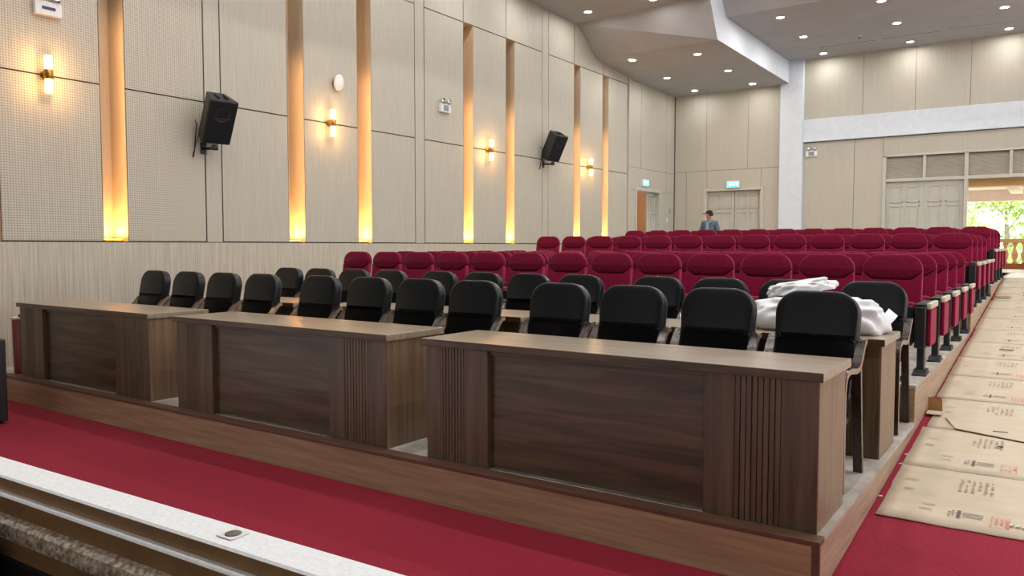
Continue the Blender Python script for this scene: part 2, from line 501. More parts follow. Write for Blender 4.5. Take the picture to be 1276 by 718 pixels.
NL = ['', 'warm light bar in the niche between perforated panels near the black speaker',
      'warm light bar in the niche beside the first speaker and its pilaster',
      'warm light bar in the niche right of the white wall sensor',
      'warm light bar in the niche right of the wall mounted emergency lamp',
      'warm light bar in the niche right of the third wall sconce',
      'warm light bar in the niche left of the farthest wall sconce',
      'warm light bar in the niche right of the farthest wall sconce']
for i, n in enumerate(edges):
    if n + NW < 4.5: continue
    t = thing('niche_light', NL[i], 'light', (XW - 0.18, n + 0.16, ZD + 0.002), 0, 'warm light bars in the wall niches')
    MB().box((-0.15, -0.12, 0), (0.12, 0.12, 0.02), 0.004).build('housing', 'brass', t)
    MB().box((-0.14, -0.11, 0.02), (0.11, 0.11, 0.032), 0.004).build('diffuser', 'led', t)
    for (dz, pw, sx) in ((0.05, 10.0, 0.06),):
        L = bpy.data.lights.new('niche_glow', 'AREA'); L.shape = 'RECTANGLE'; L.size = 0.2; L.size_y = 0.2
        L.energy = pw; L.color = (1.0, 0.50, 0.14)
        o = bpy.data.objects.new('niche_glow', L); C.objects.link(o)
        o.location = (XW - 0.18, n + 0.157, ZD + 0.06); o.rotation_euler = (PI, 0, 0)
    L = bpy.data.lights.new('niche_strip', 'AREA'); L.shape = 'RECTANGLE'; L.size = 0.02; L.size_y = 2.8
    L.energy = 4.6; L.color = (1.0, 0.58, 0.28); L.spread = math.radians(130)
    o = bpy.data.objects.new('niche_strip', L); C.objects.link(o)
    o.location = (XW - 0.05, n + 0.012, ZD + 1.45)
    o.rotation_euler = Euler((PI / 2, 0, 0))

# rear part of the left wall, with the side door recess
XQ = XW - 0.03
DY0, DY1, DZ1 = 20.42, 21.98, 3.24
m = MB()
for (ya, yb, za, zb) in ((YEND, DY0, 0, DZ1), (DY1, YB + 0.3, 0, DZ1), (YEND, YB + 0.3, DZ1, ZT)):
    m.box((XQ - 0.4, ya, za), (XQ - 0.012, yb, zb))
w2 = struct(m.build('wall_left_rear', 'joint'), 'rear stretch of the side wall around the side door')
m = MB()
for (ya, yb, za, zb) in ((YEND, DY0, 0, 3.24), (YEND, 22.5, 3.24, 3.88), (DY1, 22.5, 0, 3.24), (YEND, 20.7, 3.88, ZT), (20.7, 22.5, 3.88, ZT), (22.5, YB + 0.02, 0, 3.3), (22.5, YB + 0.02, 3.3, 3.88), (22.5, YB + 0.02, 3.88, ZT)):
    m.box((XQ - 0.012, ya + (0 if za < 3.3 else G), za), (XQ, yb - G, zb - G), 0.002, 1)
m.build('veneer_panels', 'wall', w2)
# door trim and open leaves
m = MB()
for (ya, yb, za, zb) in ((DY0 - 0.09, DY0, P4, DZ1 + 0.09), (DY1, DY1 + 0.09, P4, DZ1 + 0.09), (DY0, DY1, DZ1, DZ1 + 0.09)):
    m.box((XQ - 0.002, ya, za), (XQ + 0.03, yb, zb), 0.006)
m.box((XQ - 0.4, DY0 - 0.02, P4), (XQ - 0.002, DY0 + 0.002, DZ1)); m.box((XQ - 0.4, DY1 - 0.002, P4), (XQ - 0.002, DY1 + 0.02, DZ1)); m.box((XQ - 0.4, DY0, DZ1 - 0.002), (XQ - 0.002, DY1, DZ1 + 0.01))
struct(m.build('trim_1', 'doorpaint'), 'pale frame around the open side door')

def door_leaf(mb, w, h, t=0.045):
    """panelled door leaf in local x (width), z (height), thickness along y, face at y=0 looking to -y"""
    mb.box((0, 0, 0), (w, t, h), 0.004)
    def fr(x0, x1, z0, z1):
        b = 0.035
        mb.box((x0, -0.022, z0), (x1, 0.002, z0 + b), 0.004); mb.box((x0, -0.022, z1 - b), (x1, 0.002, z1), 0.004)
        mb.box((x0, -0.022, z0), (x0 + b, 0.002, z1), 0.004); mb.box((x1 - b, -0.022, z0), (x1, 0.002, z1), 0.004)
        mb.box((x0 + 0.08, -0.008, z0 + 0.08), (x1 - 0.08, 0.002, z1 - 0.08), 0.006)
    g = 0.09
    cw = (w - 3 * g) / 2
    for k in range(2):
        x0 = g + k * (cw + g)
        fr(x0, x0 + cw, h - 0.12 - h * 0.18, h - 0.1)
        fr(x0, x0 + cw, 0.95, h - 0.2 - h * 0.18)
        fr(x0, x0 + cw, 0.16, 0.85)
    return mb
# side door: one leaf swung out into the passage, one folded against the near jamb
d = struct(door_leaf(MB(), 0.80, DZ1 - P4 - 0.03).build('door_1', 'doorpaint'), 'pale side door leaf swung into the passage')
d.location = (XQ - 0.20, DY0 + 0.06, P4 + 0.01); d.rotation_euler = (0, 0, PI)
MB().lathe([(0.02, 0), (0.02, 0.05), (0.034, 0.05), (0.034, 0.07)], (0.68, -0.07, 1.0), 12, 'y').build('door_handle', 'chrome', d)
d = struct(door_leaf(MB(), 0.56, DZ1 - P4 - 0.03).build('door_2', 'doorpaint'), 'pale side door leaf open beside the brown passage')
d.location = (XQ - 0.12, DY1 - 0.565, P4 + 0.01); d.rotation_euler = (0, 0, PI / 2)
# passage behind the side door
m = MB()
m.box((XQ - 2.6, 19.3, P4 - 0.2), (XQ - 0.4, 24.8, P4))
struct(m.build('floor_passage', 'tile'), 'passage floor behind the side door')
for nm, a, b in (('wall_passage_side', (XQ - 2.62, 19.3, P4), (XQ - 2.6, 24.8, 4.0)), ('wall_passage_end', (XQ - 2.6, 24.8, P4), (XQ - 0.4, 24.82, 4.0)), ('wall_passage_near', (XQ - 2.6, 19.28, P4), (XQ - 0.4, 19.3, 4.0)), ('ceiling_passage', (XQ - 2.6, 19.3, 3.98), (XQ - 0.4, 24.8, 4.0))):
    struct(MB().box(a, b).build(nm, 'browndoor'), 'brown passage seen through the side door')
m = MB(); m.box((-0.35, -0.5, 0), (0.35, 0.5, 1.15), 0.01)
for s in (-1, 1): m.box((0.352, s * 0.25 - 0.22, 0.08), (0.366, s * 0.25 + 0.22, 1.1), 0.006)
o = m.build('cabinet', 'browndark'); o.location = (XQ - 2.2, 22.9, P4)
tag(o, 'low brown cabinet standing in the passage behind the side door', 'cabinet')
L = bpy.data.lights.new('passage_lamp', 'POINT'); L.energy = 110; L.color = (1, 0.88, 0.74); L.shadow_soft_size = 0.2
o = bpy.data.objects.new('passage_lamp', L); C.objects.link(o); o.location = (XQ - 1.2, 21.8, 3.6)

# ------------------------------------------------------------------ rear wall
BX0, BX1 = -3.86, 1.9          # big door frame
m = MB()
D2X0, D2X1, D2Z = -8.76, -7.12, 3.30
Yb = YB
LIN = 4.02
m.box((XW - 0.4, Yb + 0.012, 0), (D2X0, Yb + 0.3, D2Z)); m.box((D2X1, Yb + 0.012, 0), (BX0, Yb + 0.3, LIN)); m.box((XW - 0.4, Yb + 0.012, D2Z), (D2X1, Yb + 0.3, LIN))
m.box((BX1, Yb + 0.012, 0), (XR + 0.3, Yb + 0.3, LIN)); m.box((XW - 0.4, Yb + 0.012, LIN), (XR + 0.3, Yb + 0.3, ZT))
m.box((D2X0, Yb + 0.25, 0), (D2X1, Yb + 0.3, D2Z))
wb = struct(m.build('wall_back', 'joint'), 'rear wall of pale veneer boards')
m = MB()
def bp(x0, x1, z0, z1): m.box((x0 + G / 2, Yb, z0), (x1 - G / 2, Yb + 0.012, z1 - G), 0.002, 1)
bp(XW, -9.42, 0, 3.93); bp(-9.42, D2X0, 0, 3.93); bp(D2X0, D2X1, D2Z, 3.93); bp(D2X1, -6.56, 0, 3.93)
for x0, x1 in ((XW, -8.79), (-8.79, -7.52), (-7.52, -6.56)): bp(x0, x1, 3.93, ZT)
bp(-5.93, -4.58, 0, 4.56); bp(-4.58, BX0, 0, 4.56); bp(BX0, BX1, LIN, 4.56)
bp(BX1, XR, 0, 4.56)
xs = [-5.93, -4.4, -3.12, -1.87, -0.62, 0.63, 1.9, 4.0, 6.0, 8.0, XR]
for x0, x1 in zip(xs, xs[1:]): bp(x0, x1, 5.19, ZT)
m.build('veneer_panels', 'wall_back', wb)
m = MB(); m.box((-6.56, Yb - 0.16, 0), (-5.93, Yb + 0.02, ZT), 0.01)
struct(m.build('column', 'paint'), 'white painted column on the rear wall')
m = MB(); m.box((-5.93, Yb - 0.1, 4.57), (XR, Yb + 0.02, 5.19), 0.008)
struct(m.build('beam', 'paint'), 'white painted beam across the rear wall')
# double door
m = MB()
for (x0, x1, z0, z1) in ((D2X0 - 0.09, D2X0, P4, D2Z + 0.09), (D2X1, D2X1 + 0.09, P4, D2Z + 0.09), (D2X0, D2X1, D2Z, D2Z + 0.09)):
    m.box((x0, Yb - 0.035, z0), (x1, Yb + 0.1, z1), 0.006)
m.box((D2X0 - 0.01, Yb, P4), (D2X0 + 0.002, Yb + 0.25, D2Z)); m.box((D2X1 - 0.002, Yb, P4), (D2X1 + 0.01, Yb + 0.25, D2Z)); m.box((D2X0, Yb, D2Z - 0.002), (D2X1, Yb + 0.25, D2Z + 0.01))
struct(m.build('trim_2', 'doorpaint'), 'pale frame around the closed double door')
hw = (D2X1 - D2X0) / 2
for k in range(2):
    d = door_leaf(MB(), hw - 0.012, D2Z - P4 - 0.02).build('door_%d' % (3 + k), 'doorpaint')
    d.location = (D2X0 + 0.004 + k * (hw + 0.004), Yb + 0.13, P4 + 0.01)
    struct(d, ['closed pale door leaf behind the man in the cap', 'closed pale door leaf beside the white column'][k])
    MB().lathe([(0.02, 0), (0.02, 0.05), (0.034, 0.05), (0.034, 0.07)], (hw - 0.08 if k == 0 else 0.07, -0.07, 1.0), 12, 'y').build('door_handle', 'chrome', d)
# big entrance: frame, louvres, closed leaves and the open bay
FZ0, FZ1 = 3.385, LIN
m = MB()
posts = [BX0, -1.95, -0.03, BX1 - 0.09]
for x in posts: m.box((x, Yb - 0.03, P4), (x + 0.085, Yb + 0.2, FZ1 + 0.04), 0.006)
m.box((BX0, Yb - 0.03, FZ1), (BX1, Yb + 0.2, FZ1 + 0.06), 0.006)
m.box((BX0, Yb - 0.02, FZ0 - 0.03), (BX1, Yb + 0.19, FZ0 + 0.05), 0.006)
for a, b in zip(posts, posts[1:]):
    xm = (a + b + 0.085) / 2
    m.box((xm - 0.035, Yb - 0.015, FZ0), (xm + 0.035, Yb + 0.17, FZ1), 0.004)
struct(m.build('door_5_frame', 'doorpaint'), 'pale frame of the tall entrance with louvres above')
m = MB()
for a, b in zip(posts, posts[1:]):
    xm = (a + b + 0.085) / 2
    for x0, x1 in ((a + 0.085, xm - 0.035), (xm + 0.035, b)):
        for j in range(12):
            z = FZ0 + 0.07 + j * (FZ1 - FZ0 - 0.05) / 12
            m.box((x0, Yb + 0.03, z - 0.004), (x1, Yb + 0.095, z + 0.004), rot=(math.radians(52), 0, 0))
        m.box((x0, Yb + 0.14, FZ0), (x1, Yb + 0.15, FZ1))
o = struct(m.build('louvers', 'louver', bpy.data.objects['door_5_frame']))
lw = (1.95 - 0.085 - 0.06 + BX0 + 3.86) / 2
for k, x in enumerate((BX0 + 0.085, BX0 + 0.085 + 0.91, 0.055, 0.055 + 0.88)):
    d = door_leaf(MB(), 0.905 if k < 2 else 0.87, FZ0 - P4 - 0.05).build('door_%d' % (6 + k), 'doorpaint')
    d.location = (x, Yb + 0.06, P4 + 0.01)
    struct(d, ['closed entrance leaf nearest the rear column', 'closed entrance leaf beside the open bay', 'closed entrance leaf beyond the open bay', 'last closed entrance leaf'][k])

# ------------------------------------------------------------------ ceiling
m = MB()
ZL, ZLF, ZH, ZHF = 6.25, 7.09, 6.87, 7.75
XS = -6.33
# low side soffit: flat rear part, sloping step, higher front part
for tri in (((XW, 17.95, 6.42), (XS, 17.22, ZL), (XW, 19.95, ZL + 0.03)), ((XS, 17.22, ZL), (XS, YB + 0.02, ZL), (XW, 19.95, ZL + 0.03)), ((XW, 19.95, ZL + 0.03), (XS, YB + 0.02, ZL), (XW, YB + 0.02, ZL))):
    m.quad(*tri)
m.quad((XW - 0.4, 19.95, ZL + 0.029), (XW, 19.95, ZL + 0.03), (XW, YB + 0.02, ZL), (XW - 0.4, YB + 0.02, ZL))
m.quad((XW, 17.0, ZLF), (XS, 16.68, ZLF), (XS, 17.22, ZL), (XW, 17.95, 6.42))
m.quad((XW, -0.5, ZLF), (XS, -0.5, ZLF), (XS, 16.68, ZLF), (XW, 17.0, ZLF))
# high middle ceiling
m.quad((XS, 17.75, ZH), (6.85, 17.75, ZH), (6.85, YB + 0.02, ZH), (XS, YB + 0.02, ZH))
m.quad((XS, 16.95, ZHF), (6.85, 16.95, ZHF), (6.85, 17.75, ZH), (XS, 17.75, ZH))
m.quad((XS, -0.5, ZHF), (6.85, -0.5, ZHF), (6.85, 16.95, ZHF), (XS, 16.95, ZHF))
# other side
m.quad((6.85, -0.5, ZLF), (XR, -0.5, ZLF), (XR, YB + 0.02, ZLF), (6.85, YB + 0.02, ZLF))
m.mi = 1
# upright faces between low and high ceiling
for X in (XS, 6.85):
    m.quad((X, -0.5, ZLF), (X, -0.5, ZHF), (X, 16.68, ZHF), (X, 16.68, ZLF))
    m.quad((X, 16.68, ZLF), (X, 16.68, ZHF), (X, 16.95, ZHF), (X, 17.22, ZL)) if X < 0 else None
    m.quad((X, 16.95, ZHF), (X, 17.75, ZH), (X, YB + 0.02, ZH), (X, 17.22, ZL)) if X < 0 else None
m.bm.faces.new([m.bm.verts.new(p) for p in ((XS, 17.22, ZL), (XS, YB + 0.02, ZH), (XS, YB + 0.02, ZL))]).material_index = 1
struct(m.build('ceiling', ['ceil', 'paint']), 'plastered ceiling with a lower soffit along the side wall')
m = MB(); m.box((-10.3, -0.6, 8.6), (XR + 0.3, YB + 0.4, 8.7))
struct(m.build('ceiling_roof', 'paint'), 'roof above the plaster ceiling')
m = MB()
WN = [(1.2 + 4.38 * k, 1.2 + 4.38 * k + 2.6) for k in range(5)]
cur = -0.5
for a, b in WN + [(YB + 0.4, None)]:
    m.box((XR, cur, 0), (XR + 0.3, a, ZT))
    if b is not None:
        m.box((XR, a, 0), (XR + 0.3, b, 1.6)); m.box((XR, a, 5.8), (XR + 0.3, b, ZT)); cur = b
        L = bpy.data.lights.new('window_daylight', 'AREA'); L.shape = 'RECTANGLE'; L.size = b - a; L.size_y = 4.2; L.cycles.is_portal = True
        o = bpy.data.objects.new('window_daylight', L); C.objects.link(o); o.location = (XR + 0.15, (a + b) / 2, 3.7); o.rotation_euler = (PI / 2, 0, PI / 2)
struct(m.build('wall_right', 'wall'), 'side wall with tall windows beyond the aisle')
L = bpy.data.lights.new('door_daylight', 'AREA'); L.shape = 'RECTANGLE'; L.size = 1.85; L.size_y = 2.4; L.cycles.is_portal = True
o = bpy.data.objects.new('door_daylight', L); C.objects.link(o); o.location = (-0.95, YB + 0.28, 2.2); o.rotation_euler = (-PI / 2, 0, 0)
# stage end behind the viewpoint
m = MB(); m.box((-10.2, -5.2, -0.1), (XR + 0.3, -5.0, ZT)); m.box((-10.2, -5.0, -0.1), (-10.06, -0.5, ZT)); m.box((XR, -5.0, -0.1), (XR + 0.3, -0.5, ZT)); m.box((-10.2, -5.0, 8.0), (XR + 0.3, -0.5, 8.1))
struct(m.build('wall_stage', 'wall'), 'dim stage end of the hall')
m = MB(); m.box((-10.2, -5.0, 0.2), (XR, 0.80, 0.3))
struct(m.build('floor_stage', 'ledge_black'), 'dark stage floor behind the white ledge')

# ------------------------------------------------------------------ downlights
for x in (-6, -2, 2, 6):  # unseen fill lights, added behind the viewpoint to brighten the ledge face
    L = bpy.data.lights.new('stage_fill', 'AREA'); L.shape = 'DISK'; L.size = 0.4; L.energy = 22; L.color = (1, 0.97, 0.93)
    o = bpy.data.objects.new('stage_fill', L); C.objects.link(o); o.location = (x, -2.5, 7.9)
dl = thing('downlight', 'x', 'ceiling light', (-8.9, 18.25, ZL), 0, 'recessed ceiling downlights')
MB().lathe([(0.082, -0.010), (0.092, -0.012), (0.108, -0.006), (0.108, 0.0)], seg=24, capb=False, capt=False).build('trim_ring', 'white_plastic', dl)
MB().lathe([(0.0, -0.006), (0.082, -0.008), (0.084, -0.002)], seg=24, capb=False).build('lens', 'lamp', dl)
def lamp(x, y, z, pw, vis=True, r=0.075):
    L = bpy.data.lights.new('downlight_beam', 'AREA'); L.shape = 'DISK'; L.size = 0.11
    L.energy = pw; L.color = (1.0, 0.97, 0.93); L.spread = math.radians(178)
    o = bpy.data.objects.new('downlight_beam', L); C.objects.link(o)
    o.location = (x, y, z - 0.014)
first = True
PWR = 28
def fixture(x, y, z, label):
    global first
    if first:
        dl.location = (x, y, z); dl['label'] = label; first = False
    else: dup(dl, (x, y, z), label)
rowname = ['nearest the stage', 'in the middle', 'nearest the rear wall']
for c, x in enumerate((-8.92, -7.2)):
    for r, y in enumerate((18.25, 20.39, 22.42)):
        zz = [[6.341, 6.271, 6.253], [6.256, 6.256, 6.252]][c][r]
        fixture(x, y, zz, 'downlight in the low rear soffit, %s %s' % (['side wall row,', 'fascia row,'][c], ['nearest the step', 'middle one', 'nearest the rear wall'][r]))
        lamp(x, y, zz, PWR * [0.6, 0.6, 0.4][r])
hx = {-5.32: 'column beside the white fascia', -3.2: 'second column from the fascia', -1.06: 'third column from the fascia'}
for x, nm in hx.items():
    for r, y in enumerate((18.47, 20.48, 22.53)):
        lamp(x, y, ZH, PWR * [1, 1, 0.5][r])
        if x == -1.06 and r == 0: continue
        fixture(x, y, ZH, 'downlight in the high ceiling, %s, %s' % (nm, rowname[r]))
for x, nm in ((-9.09, 'close to the side wall'), (-7.45, 'further from the side wall')):
    fixture(x, 16.24, ZLF, 'downlight in the raised soffit before the sloping step, %s' % nm)
    for y in (16.24, 14.1, 12.0, 9.9, 7.8, 5.7, 3.4): lamp(x, y, ZLF, PWR * 0.6)
for x in (-5.32, -3.2, -1.06, 1.06):
    for y in (15.6, 12.4, 9.2, 6.0, 3.4): lamp(x, y, ZHF, PWR * (1.5 if y > 4 else 1.9))
for x in (3.2, 5.3):
    for y in (21.0, 17.0, 12.4, 9.2, 6.0): lamp(x, y, ZH if y > 17.8 else ZHF - 0.05 if y < 16.9 else 7.65, PWR * 1.5)
for x in (7.6, 9.2):
    for y in (19.5, 14.0, 9.0, 5.0): lamp(x, y, ZLF, PWR * 1.5)

# slot diffuser pieces and smoke detector in the high ceiling
for k, (x0, x1) in enumerate(((-5.28, -3.86), (-3.78, -2.37), (-2.29, -0.88))):
    t = thing('slot_diffuser', 'long dark air slot in the high ceiling, %s of the line' % ['nearest the fascia', 'middle length', 'farthest from the fascia'][k], 'air vent', ((x0 + x1) / 2, 21.83, ZH), 0, 'ceiling air slots')
    h = (x1 - x0) / 2
    f = MB()
    f.box((-h, -0.045, -0.008), (h, -0.035, 0), 0.002); f.box((-h, 0.035, -0.008), (h, 0.045, 0), 0.002); f.box((-h, -0.045, -0.008), (-h + 0.01, 0.045, 0)); f.box((h - 0.01, -0.045, -0.008), (h, 0.045, 0))
    f.build('frame', 'white_plastic', t)
    f = MB(); f.box((-h + 0.01, -0.035, -0.003), (h - 0.01, 0.035, 0)); f.build('slot', 'greydark', t)
t = thing('smoke_detector', 'small round ceiling detector between the downlights and the air slot', 'detector', (-4.15, 21.2, ZH), 0)
MB().lathe([(0.06, 0), (0.06, -0.02), (0.045, -0.03)], seg=20).build('base', 'white_plastic', t)
MB().lathe([(0.04, -0.03), (0.036, -0.06), (0.02, -0.068)], seg=20).build('sensor_head', 'grey_plastic', t)

# ------------------------------------------------------------------ wall fittings on the left wall
sc = None
SL = ['glowing brass wall sconce on the perforated panel under the first emergency lamp', 'glowing brass wall sconce below the white wall sensor',
      'glowing brass wall sconce between two lit niches left of the second speaker', 'glowing brass wall sconce right of the second speaker']
for k, y in enumerate((4.53, 8.91, 13.27, 17.53)):
    if sc is None:
        sc = thing('wall_sconce', SL[0], 'wall lamp', (XW, y, 3.64), 0, 'up and down wall sconces')
        m = MB(); m.lathe([(0.05, 0), (0.05, 0.012), (0.018, 0.02), (0.016, 0.06)], axis='x', seg=20); m.build('wall_plate', 'brass', sc)
        m = MB(); m.lathe([(0.046, -0.055), (0.05, -0.05), (0.05, 0.05), (0.046, 0.055)], (0.1, 0, 0), 24); m.build('collar', 'brass', sc)
        for s in (1, -1):
            m = MB(); m.lathe([(0.042, s * 0.055), (0.044, s * 0.2), (0.04, s * 0.215), (0.0, s * 0.218)], (0.1, 0, 0), 24, capb=False, capt=False); m.build('glass_shade', 'warmglass', sc)
    else: dup(sc, (XW, y, 3.64), SL[k])
    for s in (1, -1):
        L = bpy.data.lights.new('sconce_glow', 'POINT'); L.energy = 7.5; L.color = (1, 0.53, 0.17); L.shadow_soft_size = 0.03
        o = bpy.data.objects.new('sconce_glow', L); C.objects.link(o); o.location = (XW + 0.18, y, 3.64 + s * 0.16)

def speaker_on_wall(y, z, label, wlabel):
    t = thing('wall_speaker', label, 'speaker', (XW + 0.40, y, z), 0, 'tilted wall speakers')
    tilt = Matrix.Translation((0, 0, 0)) @ Matrix.Rotation(math.radians(-10), 4, 'Z') @ Matrix.Rotation(math.radians(29), 4, 'Y')
    # cabinet: tapered towards the back; local +x is the front
    w, h, d = 0.205, 0.315, 0.32
    m = MB()
    sec = [(0.0, -w), (0.0, w), (-d, w * 0.62), (-d, -w * 0.62)]
    m.prism([(x, yy, -h) for x, yy in sec], (0, 0, 2 * h)); m.xform(tilt); cab = m.build('cabinet', 'speaker', t)
    bv = cab.modifiers.new('bevel', 'BEVEL'); bv.width = 0.015; bv.segments = 2; bv.limit_method = 'ANGLE'
    m = MB(); m.box((0.0, -w + 0.012, -h + 0.012), (0.016, w - 0.012, h - 0.012), 0.012); m.xform(tilt); g = m.build('grille', 'grille', t)
    m = MB(); m.lathe([(0.075, 0.0), (0.09, 0.012), (0.11, 0.016)], (0.006, 0, 0.12), 20, 'x', capb=True, capt=False)
    m.box((0.012, -0.12, 0.055), (0.024, 0.12, 0.07), 0.004); m.xform(tilt); m.build('horn', 'speaker', g)
    m = MB()
    for s in (-1, 1): m.box((-0.2, s * 0.06 - 0.012, h), (-0.05, s * 0.06 + 0.012, h + 0.028), 0.006)
    m.xform(tilt); m.build('handle', 'blackplastic', t)
    m = MB(); m.box((-0.40, -0.045, -0.40), (-0.385, 0.045, -0.24), 0.004)
    m.tube([(-0.39, 0, -0.32), (-0.25, 0, -0.33), (-0.12, 0.0, -0.33)], 0.02, 10)
    m.lathe([(0.04, -0.36), (0.045, -0.34), (0.045, -0.30), (0.035, -0.28)], (-0.13, 0, 0), 14); m.build('wall_bracket', 'blackplastic', t)
    m = MB(); m.tube([(-0.39, -0.12, 0.06), (-0.33, -0.14, 0.0), (-0.35, -0.15, -0.2), (-0.36, -0.16, -0.36), (-0.39, -0.17, -0.46)], 0.008, 8)
    m.tube([(-0.33, -0.02, -0.1), (-0.36, -0.1, -0.16), (-0.37, -0.14, -0.3), (-0.385, -0.16, -0.44)], 0.006, 8); m.build('cable', 'blackplastic', t)
    return t
speaker_on_wall(6.60, 3.32, 'black loudspeaker tilted down from the perforated wall near the stage', '')
speaker_on_wall(15.42, 3.86, 'smaller looking black loudspeaker bracketed high between lit niches farther back', '')

def emergency(loc, rz, label, lab='grey_plastic', lh=0.055):
    t = thing('emergency_light', label, 'emergency light', loc, rz, 'twin head emergency lights')
    MB().box((-0.15, -0.07, -0.08), (0.15, 0, 0.08), 0.008).build('housing', 'white_plastic', t)
    MB().box((-0.075, -0.074, -lh), (0.075, -0.068, lh), 0.003).build('status_label', lab, t)
    for s in (-1, 1):
        m = MB(); m.lathe([(0.02, 0.0), (0.045, -0.03), (0.055, -0.07), (0.05, -0.08), (0.0, -0.074)], (s * 0.085, -0.02, 0.13), 18, 'y', capb=True, capt=False)
        m.tube([(s * 0.085, -0.03, 0.075), (s * 0.085, -0.03, 0.11)], 0.012, 8); m.build('lamp_head', 'chrome', t)
    return t
emergency((XW, 4.57, 4.41), PI / 2, 'white twin lamp emergency light above the nearest wall sconce', 'navy', 0.018)
emergency((XW, 11.83, 4.30), PI / 2, 'white twin lamp emergency light between the pilaster and a lit niche')
emergency((-5.70, YB + 0.004, 4.24), 0, 'white twin lamp emergency light tucked under the white rear beam')
# navy strip on the first one
t = thing('wall_sensor', 'white oval wireless unit on the wall above the second sconce', 'wall unit', (XW, 9.07, 4.32), 0)
MB().lathe([(0.06, 0), (0.06, 0.03), (0.05, 0.05)], (0, -0.02, 0.0), 20, 'x').build('bracket', 'grey_plastic', t)
m = MB(); m.lathe([(0.09, 0), (0.115, 0.01), (0.115, 0.03), (0.09, 0.045), (0.0, 0.05)], (0, 0, 0), 28, 'x'); m.xform(Matrix.Translation((0.055, 0, 0)) @ Matrix.Rotation(math.radians(8), 4, 'Y') @ Matrix.Diagonal((1, 0.9, 1.15, 1))); m.build('cover', 'white_plastic', t)

def exit_sign(loc, rz, label):
    t = thing('exit_sign', label, 'exit sign', loc, rz)
    MB().box((-0.2, -0.05, -0.1), (0.2, 0, 0.1), 0.006).build('housing', 'white_plastic', t)
    MB().box((-0.17, -0.054, -0.08), (0.17, -0.048, 0.08), 0.002).build('lit_face', 'exit', t)
    cu = bpy.data.curves.new('exit_text', 'FONT'); cu.body = 'EXIT'; cu.size = 0.14; cu.align_x = 'CENTER'; cu.align_y = 'CENTER'; cu.extrude = 0.001
    o = bpy.data.objects.new('exit_text', cu); C.objects.link(o); cu.materials.append(M['exitw'])
    me = bpy.data.meshes.new_from_object(o); bpy.data.objects.remove(o)
    o = bpy.data.objects.new('exit_lettering', me); C.objects.link(o)
    o.parent = t; o.location = (0.02, -0.056, 0); o.rotation_euler = (PI / 2, 0, 0)
exit_sign((XQ + 0.0, 20.95, 3.47), PI / 2, 'lit cyan exit sign above the open side door')
exit_sign((-7.93, YB - 0.035, 3.48), 0, 'lit cyan exit sign above the closed double door')
o = MB().box((-0.045, -0.012, -0.06), (0.045, 0, 0.06), 0.004).build('light_switch', 'white_plastic'); o.location = (XQ, 22.55, 2.44); o.rotation_euler = (0, 0, PI / 2)
tag(o, 'small white light switch on the wall right of the side door', 'switch')
o = MB().box((-0.04, -0.015, -0.07), (0.04, 0, 0.07), 0.006).build('wall_thermostat', 'grey_plastic'); o.location = (XQ, 22.78, 2.73); o.rotation_euler = (0, 0, PI / 2)
tag(o, 'small grey control panel above the white light switch', 'control panel')

# ------------------------------------------------------------------ desks
DW, DD, DH = 2.495, 0.61, 0.785
def make_desk(label, loc, w):
    t = thing('desk', label, 'desk', loc, 0, 'dark walnut conference desks')
    # local: x from 0 (left) to w, y from 0 (front) back, z from floor
    dt = MB().box((0, 0, DH - 0.046), (w, DD, DH), 0.004).build('desktop', ['wood_top_glare', 'wood_h'], t)
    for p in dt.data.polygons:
        if p.normal.y < -0.9: p.material_index = 1      # shade on the front edge painted in with the darker walnut
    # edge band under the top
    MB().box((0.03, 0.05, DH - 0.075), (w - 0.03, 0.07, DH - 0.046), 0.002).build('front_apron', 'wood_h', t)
    pl, pr = 0.49, 0.56
    f0 = 0.026
    def pedestal(x0, x1, fa, fb, name):
        m = MB()
        m.mi = 0
        m.box((x0, f0 + 0.018, 0.0), (x1, DD - 0.03, DH - 0.046), 0.002)
        m.box((x0, f0, 0.0), (fa, f0 + 0.02, DH - 0.046), 0.003); m.box((fb, f0, 0.0), (x1, f0 + 0.02, DH - 0.046), 0.003)
        n = 8
        st = (fb - fa) / n
        for k in range(n):
            m.box((fa + k * st + 0.0025, f0 + 0.001, 0.0), (fa + (k + 1) * st - 0.0025, f0 + 0.02, DH - 0.046), 0.002)
        m.mi = 1
        m.box((fa, f0 + 0.014, 0.0), (fb, f0 + 0.0185, DH - 0.05))
        m.build('pedestal', ['wood_v', 'groove'], t)
    pedestal(0.03, 0.03 + pl, 0.14, 0.335, 'left')
    pedestal(w - 0.03 - pr, w - 0.03, w - 0.03 - pr + 0.16, w - 0.03 - pr + 0.39, 'right')
    MB().box((w - 0.03, f0 + 0.004, 0.0), (w - 0.022, DD - 0.03, DH - 0.046), 0.002).build('end_panel', 'wood_end_lit', t)
    MB().box((0.03 + pl, 0.066, 0.009), (w - 0.03 - pr, 0.084, DH - 0.046), 0.002).build('modesty_panel', 'wood_h', t)
    MB().box((0.03 + pl, 0.102, DH - 0.25), (w - 0.03 - pr, 0.45, DH - 0.235), 0.002).build('shelf', 'wood_v', t)
    return t
make_desk('walnut desk in the front row beside the aisle, largest and nearest', (-3.365, 3.82, P1), 2.495)
make_desk('walnut desk in the middle of the front row', (-6.17, 3.82, P1), 2.50)
make_desk('walnut desk at the wall end of the front row, by the red bin', (-9.045, 3.82, P1), 2.50)
make_desk('walnut desk in the second row beside the aisle, under the white sack', (-3.365, 5.43, P1), 2.495)
make_desk('walnut desk in the middle of the second row, behind black chairs', (-6.17, 5.43, P1), 2.50)
make_desk('walnut desk at the wall end of the second row', (-9.07, 5.43, P1), 2.52)

